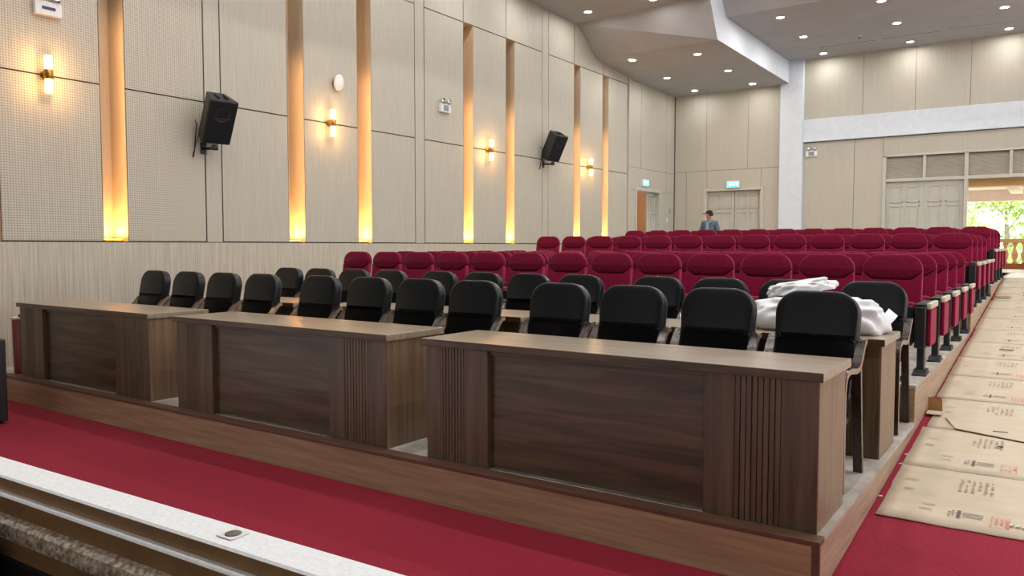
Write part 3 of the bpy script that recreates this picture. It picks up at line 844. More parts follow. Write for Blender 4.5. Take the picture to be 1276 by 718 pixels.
# ------------------------------------------------------------------ black armchairs
def make_armchair():
    t = thing('conference_armchair', 'x', 'chair', (0, 0, 0), 0, 'black padded armchairs behind the desks')
    # local origin on the floor under the middle of the seat; facing -y
    lean = Matrix.Translation((0, 0.27, 0.42)) @ Matrix.Rotation(math.radians(-11), 4, 'X') @ Matrix.Translation((0, -0.27, -0.42))
    # lower back
    m = MB(); m.cushion(rounded(0.44, 0.484, 0.44, 0.810, 0.006, 0.03), 0.268, 0.083, 0.004, 0.005); m.xform(lean); m.build('backrest', 'leather', t)
    # upper, thicker pad
    m = MB(); m.cushion(rounded(0.486, 0.50, 0.797, 1.108, 0.145, 0.012, 10), 0.267, 0.080, 0.008, 0.016); m.xform(lean); hp = m.build('head_cushion', 'leather', t)
    m = MB(); m.cushion(rounded(0.486, 0.504, 0.47, 1.108, 0.147, 0.05, 10), 0.305, 0.022, 0.003, 0.009); m.xform(lean); m.build('back_shell', 'blackplastic', t)
    # seat
    m = MB(); m.cushion([(x, y) for x, y in rounded(0.47, 0.49, -0.26, 0.25, 0.05, 0.08)], 0, 0.11, 0.015, 0.035)
    m.xform(Matrix.Translation((0, 0, 0.42)) @ Matrix.Rotation(math.radians(94), 4, 'X')); m.build('seat', 'leather', t)
    m = MB(); m.box((-0.245, -0.2, 0.34), (0.245, -0.17, 0.38), 0.005); m.box((-0.245, 0.2, 0.34), (0.245, 0.23, 0.38), 0.005); m.box((-0.245, -0.2, 0.335), (-0.215, 0.23, 0.375), 0.005); m.box((0.215, -0.2, 0.335), (0.245, 0.23, 0.375), 0.005); m.build('seat_frame', 'armwood', t)
    # bentwood arm running into the front leg
    path = [(0.385, 0.80), (0.35, 0.795), (0.32, 0.77), (0.28, 0.725), (0.235, 0.68), (0.18, 0.655), (0.11, 0.652), (0.03, 0.662), (-0.05, 0.672), (-0.11, 0.668), (-0.155, 0.648), (-0.18, 0.61), (-0.19, 0.56), (-0.192, 0.48), (-0.19, 0.36), (-0.186, 0.2), (-0.18, 0.0)]
    for s in (-1, 1):
        x = s * 0.267
        m = MB(); m.mi = 0; m.ribbon(path, x - 0.026, x + 0.026, 0.032, 1); m.build('arm', ['armwood', 'armedge'], t)
        m = MB(); m.ribbon([(0.22, 0.66), (0.245, 0.5), (0.27, 0.36), (0.3, 0.18), (0.335, 0.0)], x - 0.026, x + 0.026, 0.036, 1); m.build('rear_leg', ['armwood', 'armwood'], t)
    m = MB(); m.box((-0.26, 0.22, 0.58), (0.26, 0.245, 0.62), 0.006); m.build('back_rail', 'armwood', t)
    return t
proto = make_armchair()
r1 = [-1.215, -1.86, -2.49, -3.11, -3.92, -4.525, -5.14, -5.79, -6.66, -7.30, -7.95, -8.61]
r2 = [-1.19, -1.84, -2.45, -3.05, -3.88, -4.49, -5.10, -5.71, -6.46, -7.07, -7.68, -8.29]
kk = 0
extra1 = {1: ' with the white sack behind it'}
for i, x in enumerate(r1):
    lab = 'black padded armchair behind the front desks, %s from the aisle' % (ORD[i + 1] if i else 'nearest the aisle,').replace('nearest the aisle, from', 'first from')
    lab = 'black padded armchair behind the front desks, %s from the aisle' % ORD[i + 1]
    loc = (x, 4.76, P1); rz = random.uniform(-0.012, 0.012)
    if i == 0:
        proto.location = loc; proto['label'] = lab
    else: dup(proto, loc, lab, rz)
for i, x in enumerate(r2):
    dup(proto, (x, 6.43, P1), 'black padded armchair behind the second row of desks, %s from the aisle' % ORD[i + 1], random.uniform(-0.012, 0.012))

# ------------------------------------------------------------------ red auditorium seats
def make_seat():
    t = thing('auditorium_seat', 'x', 'seat', (0, 0, 0), 0, 'red tip up auditorium seats')
    # local: x=0 seat centre, y=0 at the support foot, facing -y
    lean = Matrix.Translation((0, 0.2, 0.45)) @ Matrix.Rotation(math.radians(-9), 4, 'X') @ Matrix.Translation((0, -0.2, -0.45))
    W = 0.245
    full = rounded(0.47, 0.485, 0.36, 1.026, 0.14, 0.05, 7)
    m = MB(); m.cushion(full, 0.22, 0.05, 0.004, 0.02); m.xform(lean); m.build('back_shell', 'seam', t)
    # head pad outline: rounded top, tapering to a short flat bottom
    def arcpts(cx, cz, r, a0, a1, n=8): return [(cx + r * math.cos(a0 + (a1 - a0) * k / n), cz + r * math.sin(a0 + (a1 - a0) * k / n)) for k in range(n + 1)]
    zt = 1.022; r = 0.135; g = 0.002
    zs, zb, xb = 0.866, 0.798, 0.155
    head = arcpts(W - r, zt - r, r, 0, PI / 2) + arcpts(-W + r, zt - r, r, PI / 2, PI) + [(-W, zs + g), (-xb - 0.01, zb + 0.01 + g), (-xb + 0.02, zb + g), (xb - 0.02, zb + g), (xb + 0.01, zb + 0.01 + g), (W, zs + g)]
    m = MB(); m.cushion(head, 0.2, 0.08, 0.010, 0.02, 1.7); m.xform(lean); m.build('head_cushion', 'velvet_head', t)
    m = MB()
    for s in (-1, 1):
        c = 0.0012
        body = [(c, 0.40), (W - 0.03, 0.40), (W - 0.008, 0.42), (W, 0.6), (W, zs - 2 * g), (xb + 0.012, zb + 0.004 - g), (xb - 0.015, zb - 2 * g), (c, zb - 2 * g)]
        m.cushion([(s * a, b) for a, b in body], 0.202, 0.074, 0.006, 0.012)
    m.xform(lean); m.build('backrest', 'velvet', t)
    # folded seat
    fold = Matrix.Translation((0, 0.13, 0.36)) @ Matrix.Rotation(math.radians(8), 4, 'X')
    sh = rounded(0.46, 0.46, -0.12, 0.255, 0.05, 0.07)
    m = MB(); m.cushion(sh, 0, 0.09, 0.01, 0.03); m.xform(fold @ Matrix.Translation((0, -0.02, 0))); m.build('seat_cushion', 'velvet', t)
    m = MB(); m.cushion(rounded(0.44, 0.44, -0.13, 0.235, 0.05, 0.07), 0, 0.035, 0.006, 0.012); m.xform(fold @ Matrix.Translation((0, -0.076, 0))); m.build('seat_pan', 'blackplastic', t)
    def support(x, pw=0.031, fw=0.033, y0=-0.1):
        m = MB(); m.box((x - 0.028, -0.055, 0.02), (x + 0.028, 0.055, 0.3), 0.008); post = m.build('support_post', 'blackplastic', t)
        m = MB(); m.box((x - fw, -0.12, 0.0), (x + fw, 0.12, 0.018), 0.006)
        m.prism([(x - fw + 0.004, -0.1, 0.018), (x - fw + 0.004, 0.1, 0.018), (x - fw + 0.008, 0.06, 0.05), (x - fw + 0.008, -0.06, 0.05)], (2 * fw - 0.012, 0, 0))
        m.build('foot_plate', 'blackplastic', post)
        m = MB(); m.box((x - pw, y0, 0.235), (x + pw, 0.34, 0.585), 0.012); m.build('side_panel', 'blackplastic', t)
        m = MB(); m.box((x - pw - 0.002, y0, 0.583), (x + pw + 0.002, 0.36, 0.612), 0.012); m.build('arm_rest', 'blackplastic', t)
    support(-0.281)
    return t, support
seat_t, support = make_seat()
aisle_names = []
before = set(o.name for o in seat_t.children)
support(0.281, 0.042, 0.055, -0.13)
m = MB(); m.prism([(0.323, -0.075, 0.56), (0.323, -0.075, 0.27), (0.323, -0.05, 0.245), (0.323, 0.27, 0.245), (0.323, 0.31, 0.275), (0.323, 0.31, 0.56)], (0.034, 0, 0))
o = m.build('aisle_panel', 'velvet', seat_t); o['label'] = 'red upholstered aisle end panel'
mod = o.modifiers.new('bevel', 'BEVEL'); mod.width = 0.012; mod.segments = 2; mod.limit_method = 'ANGLE'
m = MB(); m.box((0.324, -0.1, 0.565), (0.362, 0.36, 0.616), 0.010); o = m.build('end_arm_cap', 'caps', seat_t)
extra_parts = set(o.name for o in seat_t.children) - before
rows = [(7.42 + 0.98 * k, P2) for k in range(5)] + [(12.38 + 0.94 * k, P3) for k in range(4)] + [(16.12 + 0.98 * k, P4) for k in range(4)]
TIER = ['front', 'second', 'third', 'fourth', 'fifth', 'sixth', 'seventh', 'eighth', 'ninth', 'tenth', 'eleventh', 'twelfth', 'last']
SP = 0.5605
first = True
for j, (y, z) in enumerate(rows):
    for i in range(13):
        x = -1.187 - SP * i
        lab = 'red tip up seat, %s from the aisle in the %s row of red seats' % (ORD[i + 1], TIER[j])
        if first:
            seat_t.location = (x, y, z); seat_t['label'] = lab; first = False
        else:
            dup(seat_t, (x, y, z), lab, None, () if i == 0 else extra_parts)

# ------------------------------------------------------------------ things on and around the desks
def lumpy(name, mat, size, seed, parent=None, loc=(0, 0, 0), sub=4, amp=0.18, flat=-0.45, rz=0):
    random.seed(seed)
    bm = bmesh.new()
    bmesh.ops.create_icosphere(bm, subdivisions=sub, radius=1.0)
    dirs = [(Vector((random.uniform(-1, 1), random.uniform(-1, 1), random.uniform(-1, 1))).normalized(), random.uniform(0.4, 1.0), random.uniform(2, 9)) for _ in range(26)]
    for v in bm.verts:
        d = v.co.normalized()
        k = 1.0
        for q, a, f in dirs:
            k += amp * a * 0.25 * math.sin(f * d.dot(q) * 2.2)
        # boxy pillow: squarer than a ball
        p = Vector([math.copysign(abs(c) ** 0.72, c) for c in d]) * k
        p.z = max(p.z, flat)
        v.co = Vector((p.x * size[0], p.y * size[1], (p.z - flat) * size[2]))
    for f in bm.faces: f.smooth = True
    me = bpy.data.meshes.new(name); bm.to_mesh(me); bm.free(); me.materials.append(M[mat])
    o = bpy.data.objects.new(name, me); C.objects.link(o); o.location = loc; o.rotation_euler = (0, 0, rz)
    if parent: o.parent = parent
    return o
ZT1 = P1 + DH
sk = thing('plastic_sack', 'white plastic sack slumped on the second row desk beside the aisle', 'sack', (-1.36, 5.78, ZT1), 0)
lumpy('sack_body', 'sack', (0.45, 0.24, 0.165), 3, sk, sub=5, amp=0.07)
m = MB(); m.prism([(0.40, 0.02, 0.10), (0.47, -0.05, 0.07), (0.50, -0.03, 0.11), (0.43, 0.06, 0.15)], (0.01, 0.02, 0.02)); m.build('sack_corner', 'sack', sk)
fl = lumpy('plastic_film', 'film', (0.23, 0.17, 0.06), 11, None, (-1.52, 5.93, ZT1 + 0.255), sub=5, amp=0.1, flat=-0.5, rz=0.15)
fl.rotation_euler = (0, math.radians(-9), 0.15)
tag(fl, 'crumpled cloudy plastic film lying on top of the white sack', 'plastic film')
random.seed(21)

t = thing('waste_bin', 'dark red round bin with pale rim between desk and wall', 'bin', (-9.21, 3.98, P1), 0)
MB().lathe([(0.115, 0), (0.12, 0.02), (0.128, 0.58), (0.128, 0.60)], seg=28).build('body', 'bin', t)
MB().lathe([(0.128, 0.59), (0.136, 0.592), (0.136, 0.612), (0.124, 0.614), (0.122, 0.592)], seg=28, capb=False, capt=False).build('rim', 'binrim', t)
MB().box((-0.04, -0.06, 0.61), (0.10, 0.06, 0.64), 0.012).build('lid_flap', 'blackplastic', t)

t = thing('floor_speaker', 'black loudspeaker cabinet standing on the carpet before the platform', 'speaker', (-8.28, 2.95, 0), 0)
MB().box((-0.34, -0.31, 0.02), (0.34, 0.31, 0.785), 0.015).build('cabinet', 'speaker', t)
MB().box((-0.32, -0.325, 0.05), (0.32, -0.308, 0.76), 0.008).build('grille', 'grille', t)
for sx in (-1, 1):
    for sy in (-1, 1): MB().lathe([(0.03, 0), (0.035, 0.022)], (sx * 0.28, sy * 0.25, 0), 12).build('foot', 'blackplastic', t)
MB().box((0.338, -0.08, 0.5), (0.35, 0.08, 0.56), 0.006).build('handle', 'blackplastic', t)

# ------------------------------------------------------------------ cardboard in the aisle
def card_piece(name, x0, x1, y0, y1, jag, dz, seed):
    """one flattened sheet following the ramp, ragged edges, 4 mm thick"""
    rnd = random.Random(seed)
    nx = 26
    bm = bmesh.new()
    top, bot = [], []
    rowsy = 9
    for j in range(rowsy):
        fy = j / (rowsy - 1)
        rt, rb = [], []
        for i in range(nx + 1):
            fx = i / nx
            x = x0 + (x1 - x0) * fx; y = y0 + (y1 - y0) * fy
            if j in (0, rowsy - 1): y += rnd.uniform(-jag, jag)
            if i in (0, nx): x += rnd.uniform(-jag, jag)
            lift = (0.006 if seed == 3 else 0.0015) * math.exp(-((fy - (0.0 if seed % 2 else 0.02)) * 7) ** 2) * (0.5 + 0.5 * math.sin(5 * fx + seed))
            z = ramp_z(y) + dz + lift + 0.0006 * math.sin(9 * x + seed)
            rt.append(bm.verts.new((x, y, z + 0.006))); rb.append(bm.verts.new((x, y, z + 0.001)))
        top.append(rt); bot.append(rb)
    for j in range(rowsy - 1):
        for i in range(nx):
            bm.faces.new((top[j][i], top[j][i + 1], top[j + 1][i + 1], top[j + 1][i]))
            bm.faces.new((bot[j][i], bot[j + 1][i], bot[j + 1][i + 1], bot[j][i + 1]))
    for j in range(rowsy - 1):
        bm.faces.new((top[j][0], top[j + 1][0], bot[j + 1][0], bot[j][0]))
        bm.faces.new((top[j][nx], bot[j][nx], bot[j + 1][nx], top[j + 1][nx]))
    for i in range(nx):
        bm.faces.new((top[0][i], bot[0][i], bot[0][i + 1], top[0][i + 1]))
        bm.faces.new((top[-1][i], top[-1][i + 1], bot[-1][i + 1], bot[-1][i]))
    nt = 2 * (rowsy - 1) * nx
    for i, f in enumerate(bm.faces): f.smooth = i < nt
    me = bpy.data.meshes.new(name); bm.to_mesh(me); bm.free()
    me.materials.append(M['card'])
    return me

def prints(parent, x0, yc, dz, near):
    """box print: block of text rows, this-way-up bars and a red stamp; rows run along the aisle"""
    def mark(bars, mat, name):
        m = MB()
        for (xa, ya, xb, yb) in bars:
            za, zb = ramp_z(ya) + dz, ramp_z(yb) + dz
            m.quad((xa, ya, za), (xb, ya, za), (xb, yb, zb), (xa, yb, zb))
        m.build(name, mat, parent)
    rnd = random.Random(int(yc * 100))
    bars = []
    n = 6
    for k in range(n):
        xa = x0 + 0.37 + k * 0.034
        for q in range(7):
            if rnd.random() < 0.25: continue
            ya = yc + 0.62 + q * 0.034
            bars.append((xa, ya, xa + rnd.uniform(0.008, 0.02), ya + 0.022))
    mark(bars, 'ink', 'lettering')
    b = [(x0 + 0.40, yc + 0.16, x0 + 0.418, yc + 0.27)]
    for q in (0.19, 0.235): b.append((x0 + 0.428, yc + q, x0 + 0.53, yc + q + 0.012))
    for q in range(4): b.append((x0 + 0.355 + (q % 2) * 0.018, yc + 0.17 + q * 0.024, x0 + 0.368 + (q % 2) * 0.018, yc + 0.185 + q * 0.024))
    mark(b, 'inkdark', 'arrow_print')
    r = []
    xa, xb, ya, yb = x0 + 0.57, x0 + 0.66, yc + 0.11, yc + 0.26
    w = 0.005
    r += [(xa, ya, xb, ya + w), (xa, yb - w, xb, yb), (xa, ya, xa + w, yb), (xb - w, ya, xb, yb)]
    for k in range(3):
        for q in range(4):
            if rnd.random() < 0.3: continue
            r.append((xa + 0.02 + k * 0.025, ya + 0.02 + q * 0.028, xa + 0.034 + k * 0.025, ya + 0.036 + q * 0.028))
    mark(r, 'inkred', 'stamp_print')
    mark([(x0 + 0.20, yc + 0.22, x0 + 0.27, yc + 0.23), (x0 + 0.21, yc + 0.30, x0 + 0.28, yc + 0.31), (x0 + 0.08, yc + 0.52, x0 + 0.13, yc + 0.535), (x0 + 0.06, yc + 0.70, x0 + 0.14, yc + 0.71)], 'ink', 'note_print')

NS = 14
yy = 4.93
for k in range(NS):
    d = 1.03 + random.uniform(-0.02, 0.02)
    if yy > 18.6: break
    x0 = -0.838 + random.uniform(-0.008, 0.012)
    if k == 0: x0 = -0.82
    if k == 1: x0 = -0.822
    if k == 2: x0 = -0.80
    y1 = min(yy + d, 19.2)
    t = thing('cardboard_sheet', 'flattened brown cardboard sheet on the aisle, %s from the front' % ORD[k + 1] if k else 'flattened brown cardboard sheet nearest the front with a dark curled edge', 'cardboard', (0, 0, 0), random.uniform(-0.0, 0.0), 'cardboard sheets over the aisle')
    me = card_piece('sheet', x0, 1.3, yy + 0.005, y1 - 0.005, 0.004, 0.002, 3 + k)
    o = bpy.data.objects.new('sheet', me); C.objects.link(o); o.parent = t
    prints(t, x0, yy, 0.0155, k < 4)
    if k < 6:
        # second print of the neighbouring box face
        prints(t, x0 + 1.05, yy, 0.0155, False)
    yy = y1
# torn carton corner standing by the platform
t = thing('torn_carton', 'small torn carton flap standing on the cardboard beside the platform', 'carton', (-0.80, 7.46, ramp_z(7.46) + 0.014), 0.05)
m = MB(); m.prism([(-0.05, 0.02, 0), (0.06, 0.02, 0), (0.055, 0.035, 0.105), (0.02, 0.035, 0.095), (0.01, 0.035, 0.125), (-0.035, 0.035, 0.112), (-0.05, 0.035, 0.12)], (0, 0.005, 0)); m.build('upright_flap', 'card_dark', t)
m = MB(); m.box((-0.05, -0.14, 0.0), (0.06, 0.02, 0.006)); m.build('base_flap', 'card', t)
# overlapping torn piece whose free edge throws a dark line
def scrap(name, label, pts, lift, mat='card', group=None):
    m = MB()
    cx = sum(p[0] for p in pts) / len(pts); cy = sum(p[1] for p in pts) / len(pts)
    m.prism([(p[0] - cx, p[1] - cy, ramp_z(p[1]) - ramp_z(cy) + lift) for p in pts], (0, 0, 0.004))
    o = m.build(name, mat); o.location = (cx, cy, ramp_z(cy) + 0.0185)
    return tag(o, label, 'cardboard', group)
scrap('torn_cardboard', 'torn cardboard piece with a dark slanted edge overlapping the sheets', [(-0.70, 7.3), (-0.60, 6.98), (-0.16, 6.83), (0.5, 6.80), (0.5, 7.25), (-0.70, 7.32)], -0.001)
for k, (x, y, l, w, a, lab) in enumerate(((-0.30, 7.02, 0.05, 0.012, 0.1, 'thin dark scrap on the cardboard beside the printed text'), (-0.28, 6.62, 0.018, 0.012, 0, 'dark speck of debris on the second cardboard sheet'),
      (-0.42, 10.6, 0.07, 0.014, -0.2, 'dark torn strip on the cardboard halfway up the aisle'), (-0.28, 15.8, 0.14, 0.02, -0.2, 'dark torn strip lying near the top of the aisle'), (-0.70, 15.6, 0.12, 0.06, 0.3, 'curled brown scrap beside the upper platform step'))):
    m = MB(); m.box((-l, -w, 0), (l, w, 0.006), 0.002)
    o = m.build('debris_scrap', 'debris' if k != 4 else 'card_dark'); o.location = (x, y, ramp_z(y) + (0.03 if k >= 3 else 0.018)); o.rotation_euler = (0, 0, a)
    tag(o, lab, 'scrap')
for k, (x, y, lab) in enumerate(((-0.835, 5.95, 'white paper crumb on the red carpet strip, larger one'), (-0.83, 6.18, 'white paper crumb on the red carpet strip, farther one'), (-0.845, 5.25, 'white paper crumb on the red carpet strip, nearest one'))):
    m = MB(); m.prism([(-0.012, -0.01, 0), (0.014, -0.006, 0), (0.01, 0.012, 0), (-0.006, 0.008, 0)], (0, 0, 0.006))
    o = m.build('paper_crumb', 'white_plastic'); o.location = (x, y, ramp_z(y) + 0.002); tag(o, lab, 'paper scrap')
m = MB()
for q in range(3): m.prism([(-0.03 + q * 0.03, -0.02, 0), (-0.015 + q * 0.03, -0.025, 0.004), (0.0 + q * 0.03, 0.02, 0.006), (-0.02 + q * 0.03, 0.03, 0)], (0, 0, 0.002))
o = m.build('clear_tape', 'tape'); o.location = (-0.135, 5.1, ramp_z(5.1) + 0.016); tag(o, 'shiny strip of clear tape on the nearest cardboard sheet', 'tape')

# ------------------------------------------------------------------ white ledge with stepped moulding at the stage edge
lg = MB()
def strip(mb, y0, z0, y1, z1, xa=-6.0, xb=3.0): mb.quad((xa, y0, z0), (xb, y0, z0), (xb, y1, z1), (xa, y1, z1))
LR = Matrix.Translation((-1.8, 1.078, 0)) @ Matrix.Rotation(math.radians(2.1), 4, 'Z')
prof_top = [(0.0, 0.3), (0.006, 0.985), (0.0, 1.0), (-0.006, 1.002), (-0.096, 1.002), (-0.103, 0.998)]
def sweep(mb, prof, x0=-7.0, x1=4.5):
    for (a, b) in zip(prof, prof[1:]): strip(mb, a[0], a[1], b[0], b[1], x0, x1)
    mb.xform(LR)
    bmesh.ops.remove_doubles(mb.bm, verts=mb.bm.verts[:], dist=1e-5)
    return mb
root = sweep(MB(), [(0.01, 0.0), (0.01, 0.985), (0.004, 0.999), (-0.004, 1.002), (-0.092, 1.002), (-0.099, 0.998)]).build('trim_3', 'ledge')
struct(root, 'white speckled stone ledge along the stage edge')
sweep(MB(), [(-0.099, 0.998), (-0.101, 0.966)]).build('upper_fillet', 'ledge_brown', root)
sweep(MB(), [(-0.101, 0.966), (-0.119, 0.964), (-0.123, 0.960)]).build('narrow_step', 'ledge', root)
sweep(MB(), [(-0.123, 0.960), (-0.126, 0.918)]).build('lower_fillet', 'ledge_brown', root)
sweep(MB(), [(-0.126, 0.918), (-0.138, 0.915), (-0.15, 0.905), (-0.156, 0.89), (-0.158, 0.872)]).build('rounded_moulding', 'ledge_mix', root)
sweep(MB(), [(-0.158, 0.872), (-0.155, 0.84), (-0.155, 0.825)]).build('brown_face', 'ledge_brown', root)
sweep(MB(), [(-0.155, 0.825), (-0.16, 0.82), (-0.2, 0.3), (-0.36, 0.3)]).build('black_base', 'ledge_black', root)
t = thing('cover_disc', 'grey round cover in a square white plate on the ledge', 'floor socket', (-1.475, 1.048, 1.003), math.radians(2))
MB().box((-0.026, -0.026, 0), (0.026, 0.026, 0.002), 0.001).build('plate', 'white_plastic', t)
MB().lathe([(0.018, 0.002), (0.018, 0.0035), (0.016, 0.004)], seg=24).build('lid', 'disc', t)
bx = MB().box((-0.3, -0.10, 0), (0.3, 0.10, 0.64), 0.01).build('equipment_case', 'ledge_black'); bx.location = (-2.50, 0.755, 0.3); bx.rotation_euler = (0, 0, 0.037)
tag(bx, 'black equipment case in the dark behind the ledge', 'case')

# ------------------------------------------------------------------ man in a cap by the double door
def skin_mesh(name, verts, edges, radii, mat, parent=None, root=0, sub=2):
    me = bpy.data.meshes.new(name)
    me.from_pydata(verts, edges, [])
    o = bpy.data.objects.new(name, me); C.objects.link(o)
    sk = o.modifiers.new('skin', 'SKIN')
    sk.use_smooth_shade = True
    for i, r in enumerate(radii):
        v = me.skin_vertices[0].data[i]
        v.radius = r if isinstance(r, tuple) else (r, r)
        v.use_root = (i == root)
    ss = o.modifiers.new('subdiv', 'SUBSURF'); ss.levels = sub; ss.render_levels = sub
    me.materials.append(M[mat])
    if parent: o.parent = parent
    return o
man = thing('person', 'man in black cap and faded blue jacket standing by the double door', 'person', (-8.2, 21.85, P4), 0)
V, E, R = [], [], []
def add(p, r, link=None):
    V.append(p); R.append(r)
    if link is not None: E.append((link, len(V) - 1))
    return len(V) - 1
# faces -y, head turned to his right (-x)
pel = add((0, 0, 0.90), (0.15, 0.11))
sp1 = add((0, 0.01, 1.06), (0.14, 0.10), pel)
sp2 = add((0, 0.01, 1.22), (0.165, 0.11), sp1)
sp3 = add((0, 0.01, 1.34), (0.13, 0.09), sp2)
nk = add((0, 0.005, 1.42), 0.054, sp3)
nk2 = add((-0.008, -0.005, 1.475), 0.054, nk)
hd1 = add((-0.018, -0.008, 1.53), (0.075, 0.078), nk2)
hd2 = add((-0.012, -0.004, 1.585), (0.078, 0.092), hd1)
hd3 = add((-0.006, 0.0, 1.645), (0.066, 0.078), hd2)
nose = add((-0.112, -0.012, 1.548), 0.012, hd1)
chin = add((-0.068, -0.01, 1.492), 0.026, hd1)
HANDS = []
for s in (-1, 1):
    sh = add((s * 0.165, 0.015, 1.33), 0.062, sp3)
    el = add((s * 0.245, 0.03, 1.08), 0.046, sh)
    wr = add((s * 0.225, -0.10, 0.90), 0.030, el)
    pm = add((s * 0.215, -0.135, 0.845), (0.038, 0.018), wr)
    for f in range(4):
        b = add((s * 0.215 + (f - 1.5) * 0.019, -0.15, 0.80), 0.0095, pm)
        c = add((s * 0.215 + (f - 1.5) * 0.020, -0.152, 0.768 - 0.004 * (1.5 - abs(f - 1.5))), 0.0085, b)
        add((s * 0.215 + (f - 1.5) * 0.020, -0.142, 0.742 - 0.006 * (1.5 - abs(f - 1.5))), 0.0075, c)
    tb = add((s * 0.175, -0.145, 0.838), 0.011, pm)
    add((s * 0.165, -0.158, 0.802), 0.009, tb)
    hp = add((s * 0.09, 0, 0.85), 0.085, pel)
    kn = add((s * 0.105, -0.015, 0.48), 0.058, hp)
    an = add((s * 0.11, 0.02, 0.09), 0.038, kn)
    add((s * 0.12, -0.11, 0.035), (0.04, 0.028), an)
skin_mesh('body', V, E, R, 'skin', man)
def sub_skin(name, chain, mat, sub=2):
    v = [c[0] for c in chain[0]]; r = [c[1] for c in chain[0]]
    return skin_mesh(name, v, chain[1], r, mat, man, 0, sub)
jv = [((0, 0.005, 0.86), (0.18, 0.13)), ((0, 0.01, 1.06), (0.172, 0.125)), ((0, 0.01, 1.22), (0.192, 0.135)), ((0, 0.012, 1.33), (0.16, 0.115)), ((0, 0.01, 1.395), (0.085, 0.075))]
je = [(0, 1), (1, 2), (2, 3), (3, 4)]
for s in (-1, 1):
    i = len(jv)
    jv += [((s * 0.175, 0.015, 1.33), 0.085), ((s * 0.255, 0.03, 1.08), 0.066), ((s * 0.233, -0.09, 0.915), 0.05)]
    je += [(3, i), (i, i + 1), (i + 1, i + 2)]
sub_skin('jacket', (jv, je), 'denim')
m = MB(); m.prism([(-0.045, -0.148, 1.36), (0.045, -0.148, 1.36), (0.055, -0.16, 1.1), (0.05, -0.16, 0.88), (-0.05, -0.16, 0.88), (-0.055, -0.16, 1.1)], (0, 0.012, 0)); m.build('shirt_front', 'shirt', man)
m = MB()
for s in (-1, 1): m.prism([(s * 0.02, -0.135, 1.36), (s * 0.075, -0.10, 1.42), (s * 0.10, -0.07, 1.385), (s * 0.06, -0.148, 1.325)], (0, 0.012, 0.008))
m.build('collar', 'shirt', man)
tv = [((0, 0, 0.9), (0.16, 0.12))]; te = []
for s in (-1, 1):
    i = len(tv); tv += [((s * 0.092, 0, 0.82), 0.1), ((s * 0.107, -0.015, 0.48), 0.076), ((s * 0.112, 0.02, 0.1), 0.065)]
    te += [(0, i), (i, i + 1), (i + 1, i + 2)]
sub_skin('trousers', (tv, te), 'trouser')
m = MB()
for s in (-1, 1): m.box((s * 0.115 - 0.048, -0.17, 0), (s * 0.115 + 0.048, 0.09, 0.085), 0.03, 3)
m.build('shoes', 'shoe', man)
m = MB(); m.lathe([(0.094, 1.592), (0.097, 1.625), (0.088, 1.668), (0.06, 1.692), (0.0, 1.70)], (-0.008, 0, 0), 24, capt=False)
m.prism([(-0.09, -0.075, 1.6), (-0.17, -0.055, 1.588), (-0.195, 0, 1.584), (-0.17, 0.055, 1.588), (-0.09, 0.075, 1.6)], (0, 0, 0.012)); m.build('cap', 'cap', man)
m = MB(); m.lathe([(0.083, 1.53), (0.09, 1.6)], (0.012, 0.004, 0), 20, capb=False, capt=False); hair = m.build('hair', 'cap', man)
bm = bmesh.new(); bm.from_mesh(hair.data)
bmesh.ops.delete(bm, geom=[v for v in bm.verts if v.co.x < -0.0], context='VERTS'); bm.to_mesh(hair.data); bm.free()
m = MB()
for s in (-1, 1): m.lathe([(0.0, -0.006), (0.008, 0), (0.0, 0.006)], (-0.083, s * 0.032 - 0.006, 1.572), 10, 'x', False, False)
m.build('eyes', 'eye', man)
m = MB(); m.box((-0.092, -0.03, 1.512), (-0.084, 0.018, 1.518), 0.002); m.build('mouth', 'eye', man)
m = MB()
for s in (-1, 1): m.lathe([(0.006, -0.008), (0.02, 0), (0.018, 0.006)], (0.0, s * 0.088, 1.56), 12, 'y')
m.build('ears', 'skin', man)

# ------------------------------------------------------------------ terrace and garden outside the open bay
m = MB(); m.box((-9, YB + 0.3, P4 - 0.3), (7, 27.6, P4)); struct(m.build('floor_terrace', 'tile'), 'bright tiled terrace outside the entrance')
m = MB()
m.box((-9, YB + 0.32, 3.17), (7, YB + 0.7, 3.9))
m.mi = 1
m.box((-9, YB + 0.7, 3.32), (7, 28.0, 3.45)); m.box((-9, 27.5, 2.98), (7, 27.8, 3.32))
for x in (-4.4, -0.95, 2.5): m.box((x - 0.15, YB + 0.7, 3.18), (x + 0.15, 27.5, 3.32))
struct(m.build('ceiling_terrace', ['terra', 'pinkceil']), 'ochre lintel and pinkish soffit over the terrace')
bal = thing('balustrade', 'ochre stone balustrade along the terrace edge', 'railing', (-1.0, 27.1, P4), 0)
m = MB(); m.box((-6, -0.12, 0.76), (6, 0.12, 0.88), 0.015); m.build('handrail', 'balu', bal)
m = MB(); m.box((-6, -0.11, 0.0), (6, 0.11, 0.16), 0.01); m.build('plinth', 'balubase', bal)
b0 = None
for k in range(21):
    x = -2.3 + 0.235 * k
    if b0 is None:
        b0 = MB().lathe([(0.07, 0.16), (0.07, 0.2), (0.045, 0.22), (0.085, 0.36), (0.09, 0.42), (0.05, 0.58), (0.04, 0.66), (0.07, 0.7), (0.07, 0.76)], seg=16).build('baluster', 'balu', bal)
        b0.location = (x, 0, 0)
    else:
        b = b0.copy(); C.objects.link(b); b.location = (x, 0, 0)
m = MB(); m.box((-60, 27.8, -0.6), (60, 90, -0.5)); struct(m.build('ground_lawn', 'grass'), 'sunlit lawn beyond the terrace')
